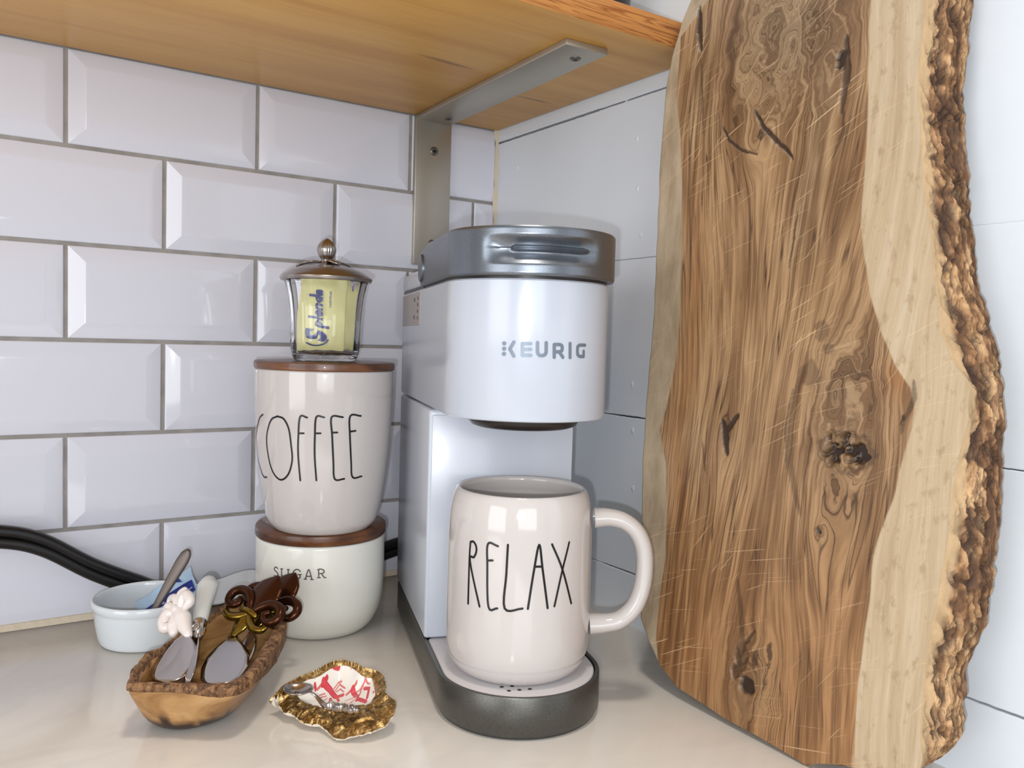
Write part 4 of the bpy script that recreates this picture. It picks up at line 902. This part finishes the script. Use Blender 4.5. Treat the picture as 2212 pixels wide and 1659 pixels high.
# dark marks
dark = np.zeros(YY.shape); dep = np.zeros(YY.shape); warm = np.zeros(YY.shape)
jx = (fbm(YY*220, ZZ*220, 61, 3)-.5)*.0042; jz = (fbm(YY*220+50, ZZ*220+50, 65, 3)-.5)*.0042
def mark(pts, w, a=1.0, depth=0.0, soft=.0006, taper=True):
    global dark, dep
    d = segdist(YY+jx*.35, ZZ+jz*.35, pts)
    if taper:
        za, zb = pts[0][1], pts[-1][1]; t_ = np.clip((ZZ-za)/(zb-za+1e-9), 0, 1); ww = w*np.sqrt(np.clip(1-(2*t_-1)**2, 0.02, 1))
    else: ww = w
    m_ = 1-sstep(ww/2, ww/2+soft, d); dark = np.maximum(dark, a*m_); dep = np.maximum(dep, depth*m_)
def blob(u0, z0, ru, rz2, a, depth=0., th=0.5, sd=1):
    global dark, dep
    q = np.hypot((YY-u0+jx)/ru, (ZZ-z0+jz)/rz2); m_ = 1-sstep(.75, 1.0, q); dark = np.maximum(dark, a*m_); dep = np.maximum(dep, depth*m_)
mark([(-.3880, .4020), (-.3960, .3905), (-.4080, .3780), (-.4180, .3700), (-.4228, .3640)], .0026, .85, .0015)
mark([(-.3610, .3965), (-.3680, .3860), (-.3800, .3765), (-.3935, .3720)], .0016, .8, .001)
mark([(-.4530, .4330), (-.4560, .4100), (-.4545, .3860)], .0045, .8, .0015); blob(-.4510, .4190, .0038, .0075, .95, .002)
mark([(-.4568, .3880), (-.4575, .3750), (-.4520, .3600)], .0018, .6)
mark([(-.4300, .3300), (-.4290, .3130), (-.4270, .2950)], .0010, .7)
mark([(-.3275, .4900), (-.3300, .4700), (-.3335, .4550)], .0048, .9, .002)
mark([(-.3345, .450), (-.3400, .420), (-.3430, .395)], .0012, .55)
blob(-.3962, .3858, .0035, .0055, .75); blob(-.3720, .3985, .0022, .0045, .6)
blob(-.4395, .0560, .0026, .0070, .75); blob(-.4250, .0305, .0070, .0060, .95, .002); blob(-.4180, .046, .0060, .0115, .55, .001)
blob(-.4290, .050, .0030, .006, .7); blob(-.4150, .036, .0045, .0060, .6, .001); mark([(-.4260, .066), (-.4200, .056), (-.4170, .044)], .0022, .7, .0008)
mark([(-.4100, .095), (-.4150, .075), (-.4190, .050)], .0035, .5)
mark([(-.3845, .1960), (-.3880, .1880), (-.3890, .1800), (-.3915, .1720)], .0050, .92, .0012); mark([(-.3975, .2010), (-.3900, .1900), (-.3860, .1865)], .0040, .85, .0012)
mark([(-.3690, .1790), (-.3720, .1660), (-.3745, .1590)], .0012, .6)
blob(-.4672, .1375, .0042, .0044, .45); blob(-.4672, .1375, .0014, .0014, 1.0, .0015)
# the big hollow knot
kq = np.hypot((YY+.4790+jx*1.6)/.0165, (ZZ-.1865+jz*1.6)/.0110); lump = fbm(YY*170+3, ZZ*170+8, 71, 3)
hole = 1-sstep(.80, 1.0, kq); ring_ = np.exp(-((kq-1.05)/.10)**2)
dark = np.maximum(dark, hole*sstep(.60, .40, lump)*.98); dep = np.maximum(dep, hole*(.0010+.0055*sstep(.62, .38, lump))); dark = np.maximum(dark, ring_*.55)
mark([(-.4445, .2330), (-.4400, .2150), (-.4390, .1950), (-.4410, .1750), (-.4470, .1560), (-.4520, .1450)], .0030, .42, .0004, soft=.0020)
mark([(-.4385, .2200), (-.4360, .1950), (-.4395, .1700)], .0012, .6)
blob(-.4555, .2560, .0055, .0075, .42); blob(-.4490, .2300, .0080, .0090, .38); blob(-.4620, .245, .004, .004, .4)
mark([(-.5155, .2300), (-.5170, .2200), (-.5130, .2080), (-.5120, .2000)], .0022, .55); blob(-.5125, .2080, .0013, .0022, .9)
warmb = np.exp(-(((YY+.505)/.012)**2+((ZZ-.2300)/.012)**2)); warm = np.maximum(warm, warmb)
warm = np.maximum(warm, sstep(.20, .02, ZZ)*.75); warm = np.maximum(warm, .7*np.exp(-((YY-sl+.014)/.010)**2)*sstep(.42, .30, ZZ))
grey = np.maximum(burl, .75*np.exp(-((YY+.436+.06*(ZZ-.33))/.013)**2)*sstep(.26, .34, ZZ)); grey = np.maximum(grey, .6*np.exp(-((YY-sl+.025)/.016)**2)*sstep(.36, .44, ZZ))
# geometry of the face
wave = .0004*(fbm(YY*25, ZZ*18, 81, 2)-.5)
eL = np.minimum((YL[:, None]-YY), .004); rd = .0011*(1-np.clip(eL/.0022, 0, 1))**2
XX = XB+KB*ZZ+dep+wave+rd
nz = len(zs_)
Vf = np.stack([XX-BO[0], YY-BO[1], ZZ-BO[2]], -1).reshape(-1, 3)
i_ = np.arange(nz-1)[:, None]; j_ = np.arange(NSB-1)[None]
Ff = np.stack([i_*NSB+j_, i_*NSB+j_+1, (i_+1)*NSB+j_+1, (i_+1)*NSB+j_], -1).reshape(-1, 4)
# left side, back, bottom (coarse strips sharing border rows)
xb = XB+KB*zs_+TB
nb = 5
Vs = []
for q in range(nb+1):
    f = q/nb; Vs.append(np.stack([XX[:, 0]*(1-f)+xb*f-BO[0], YL+(.0022*np.sin(PI*min(f*1.3, 1)))-BO[1]-(0.003*f), zs_], -1))
base_ = len(Vf); Vall = np.concatenate([Vf]+Vs); Fs = []
for q in range(nb):
    a = base_+q*nz+np.arange(nz-1); Fs.append(np.stack([a, a+1, a+nz+1, a+nz], -1))
# back sheet
bk = len(Vall); Vb = np.stack([xb-BO[0], np.minimum(YS+.002, YL-.004)-BO[1], zs_], -1); Vall = np.concatenate([Vall, Vb])
a = base_+nb*nz+np.arange(nz-1); b = bk+np.arange(nz-1); Fs.append(np.stack([a, a+1, b+1, b], -1))
Fs = np.concatenate([Ff]+Fs).tolist()
# bottom and top caps
Fs.append(tuple([j for j in range(NSB)][::-1]+[base_+q*nz for q in range(nb+1)]+[bk]))
def fastmesh(name, V, F, m, parent):
    me = bpy.data.meshes.new(name); me.vertices.add(len(V)); me.vertices.foreach_set('co', np.asarray(V, dtype=np.float32).ravel())
    ls_ = np.array([len(f) for f in F]); me.loops.add(int(ls_.sum())); me.loops.foreach_set('vertex_index', np.concatenate([np.asarray(f, dtype=np.int32) for f in F]) if min(ls_) != max(ls_) else np.asarray(F, dtype=np.int32).ravel())
    me.polygons.add(len(F)); st = np.concatenate([[0], np.cumsum(ls_)[:-1]]); me.polygons.foreach_set('loop_start', st.astype(np.int32))
    me.polygons.foreach_set('use_smooth', [True]*len(F)); me.update(calc_edges=True); me.validate(); me.materials.append(m)
    return link(bpy.data.objects.new(name, me), parent)
m_brd = mat('olive_board', (170, 130, 90), .42)
slab = fastmesh('slab', Vall, Fs, m_brd, bd)
pad = len(Vall)-len(Vf); P_ = lambda a, v=0.: np.concatenate([a.ravel(), np.full(pad, v)])
nV = len(Vall)
gvec = np.zeros((nV, 3)); gvec[:len(Vf), 0] = psi.ravel(); gvec[:len(Vf), 1] = gv.ravel(); gvec[:len(Vf), 2] = 0; gvec[len(Vf):, 0] = Vall[len(Vf):, 1]+Vall[len(Vf):, 0]*.7; gvec[len(Vf):, 1] = Vall[len(Vf):, 2]
fattr(slab.data, 'grain', gvec, 'FLOAT_VECTOR'); fattr(slab.data, 'sapl', P_(sapL, 1)); fattr(slab.data, 'sapr', P_(sapR)); fattr(slab.data, 'darkm', P_(dark)); fattr(slab.data, 'warm', P_(warm)); fattr(slab.data, 'grey', P_(grey))
k = NT(m_brd); g = k.attr('grain').outputs['Vector']; ob = k.obj()
n1 = k.noise(k.mapping(g, (60, 4, 1)), 1.0, 4, .55)           # broad bands
n2 = k.noise(k.mapping(g, (420, 12, 1), loc=(3, 1, 0)), 1.0, 3, .6)   # streaks
n3 = k.noise(k.mapping(g, (1500, 60, 1)), 1.0, 2, .6)         # fibres
n4 = k.noise(k.mapping(g, (110, 3.0, 1), loc=(9, 4, 0)), 1.0, 2, .5) # thin dark growth lines
n5 = k.noise(ob, 40, 5, .6)
heart = k.ramp(n1, [(.28, (96, 70, 46)), (.42, (144, 110, 76)), (.52, (184, 148, 108)), (.60, (140, 106, 72)), (.76, (196, 162, 122))])
warmc = k.ramp(n1, [(.28, (88, 54, 26)), (.42, (136, 90, 50)), (.52, (172, 124, 78)), (.60, (122, 78, 40)), (.76, (184, 138, 92))])
greyc = k.ramp(n1, [(.28, (74, 58, 42)), (.42, (124, 100, 72)), (.5, (166, 140, 106)), (.58, (102, 80, 56)), (.76, (174, 148, 114))])
c = k.mix(k.attr('warm').outputs['Fac'], heart, warmc); c = k.mix(k.attr('grey').outputs['Fac'], c, greyc)
c = k.mix(k.ramp(n2, [(.38, BW(.65)), (.55, BW(0))]), c, srgb(92, 60, 34))
l1 = k.ramp(n4, [(.390, BW(0)), (.404, BW(.95)), (.418, BW(0))]); l2 = k.ramp(n4, [(.520, BW(0)), (.531, BW(.95)), (.542, BW(0))]); l3 = k.ramp(n4, [(.614, BW(0)), (.626, BW(.85)), (.638, BW(0))])
ll = k.mix(1.0, k.mix(1.0, l1, l2, 'ADD'), l3, 'ADD')
brk = k.ramp(k.noise(k.mapping(g, (30, 10, 1), loc=(2, 2, 2)), 1.0, 2), [(.42, BW(.05)), (.55, BW(1))]); ll = k.mix(1.0, ll, brk, 'MULTIPLY')
c = k.mix(ll, c, srgb(56, 38, 26))
sapc = k.ramp(k.noise(k.mapping(g, (200, 6, 1), loc=(1, 1, 1)), 1.0, 4, .6), [(.3, (198, 174, 140)), (.5, (216, 194, 160)), (.7, (228, 210, 180))])
sapc = k.mix(k.ramp(k.noise(k.mapping(ob, (1, 150, 90)), 1.0, 3, .6), [(.56, BW(0)), (.68, BW(.5))]), sapc, srgb(170, 146, 108)); sapc = k.mix(1.0, sapc, (.80, .78, .76, 1), 'MULTIPLY')
c = k.mix(k.attr('sapr').outputs['Fac'], c, sapc)
sapc2 = k.ramp(k.noise(k.mapping(ob, (1, 60, 22)), 1.0, 4, .6), [(.3, (150, 132, 106)), (.5, (174, 156, 130)), (.7, (188, 172, 146))])  # left sapwood: greyer because its shade is painted into the colour
c = k.mix(k.attr('sapl').outputs['Fac'], c, sapc2)
c = k.mix(k.math('MULTIPLY', n3, .30), c, srgb(96, 66, 42))
# knife scratches: pale thin streaks in two directions
def scratch(rot, sc, loc, lo):
    v = k.mapping(k.mapping(ob, (1, 1, 1), (rot, 0, 0), loc), (1, sc[0], sc[1])); return k.ramp(k.noise(v, 1.0, 1, .5), [(lo, BW(0)), (lo+.03, BW(.65))])
s1 = scratch(.50, (16, 900), (0, 0, 0), .70); s2 = scratch(.28, (14, 1100), (0, 3, 2), .71); s3 = scratch(.95, (20, 800), (0, 5, 1), .72)
zone = k.ramp(k.noise(ob, 9, 2), [(.40, BW(.15)), (.6, BW(1))])
ss = k.mix(1.0, k.mix(1.0, k.mix(1.0, s1, s2, 'ADD'), s3, 'ADD'), zone, 'MULTIPLY')
c = k.mix(ss, c, srgb(222, 190, 150))
c = k.mix(k.attr('darkm').outputs['Fac'], c, srgb(44, 28, 18)); k.link(c, k.p.inputs['Base Color'])
k.bump(n2, .25, .0008)
# ---- bark edge
m_bkb = mat('board_bark', (150, 110, 72), .7); NBK = 54; q = np.linspace(0, 1, NBK)
qx = q**.9*TB; prof_ = np.sin(np.minimum(q/.62, 1)*PI/2)*(1-.10*np.clip((q-.62)/.38, 0, 1)**2)
Yb = YR[:, None]+(YS-YR)[:, None]*prof_[None]; Zb = np.repeat(zs_[:, None], NBK, 1); Xb = (XB+KB*zs_)[:, None]+qx[None]
ridge = 1-np.abs(fbm(Zb*46+Xb*60, Xb*330+fbm(Zb*60, Xb*60, 3, 2)*3, 91, 4)*2-1)
crk = sstep(.74, .97, ridge); lum = fbm(Zb*190, Xb*380, 95, 3)
big = fbm(Zb*22, Xb*120+3, 97, 3)
dpt = (crk*.0030+(lum-.5)*-.0022+(big-.5)*-.0022)*np.sin(PI*np.clip(q*.96+.02, 0, 1))[None]**.5
dpt = dpt*sstep(0, .10, q)[None]
Yb = Yb+dpt; Xb = Xb+(lum-.5)*.0012*np.sin(PI*q)[None]
Vb = np.stack([Xb-BO[0], Yb-BO[1], Zb], -1).reshape(-1, 3); j_ = np.arange(NBK-1)[None]
Fb = np.stack([i_*NBK+j_, i_*NBK+j_+1, (i_+1)*NBK+j_+1, (i_+1)*NBK+j_], -1).reshape(-1, 4)
bark = fastmesh('bark_edge', Vb, Fb, m_bkb, bd); tag(bark, 'rough brown bark edge')
fattr(bark.data, 'crev', crk.ravel()); fattr(bark.data, 'q', np.repeat(q[None], nz, 0).ravel()); fattr(bark.data, 'lump', (.55*big+.45*lum).ravel())
k = NT(m_bkb); ob = k.obj(); f = k.noise(k.mapping(ob, (300, 300, 110)), 1.0, 4, .7, .8)
c = k.ramp(k.attr('lump').outputs['Fac'], [(.36, (88, 58, 32)), (.46, (132, 92, 56)), (.56, (172, 130, 88)), (.68, (206, 166, 120))])
c = k.mix(k.ramp(f, [(.40, BW(.75)), (.52, BW(0))]), c, srgb(92, 60, 34)); c = k.mix(k.math('MULTIPLY', k.attr('crev').outputs['Fac'], .85), c, srgb(50, 30, 18))
c = k.mix(k.ramp(k.attr('q').outputs['Fac'], [(.0, BW(.9)), (.10, BW(.8)), (.16, BW(0))]), c, srgb(190, 160, 120)); k.link(c, k.p.inputs['Base Color']); k.bump(f, .5, .0012)
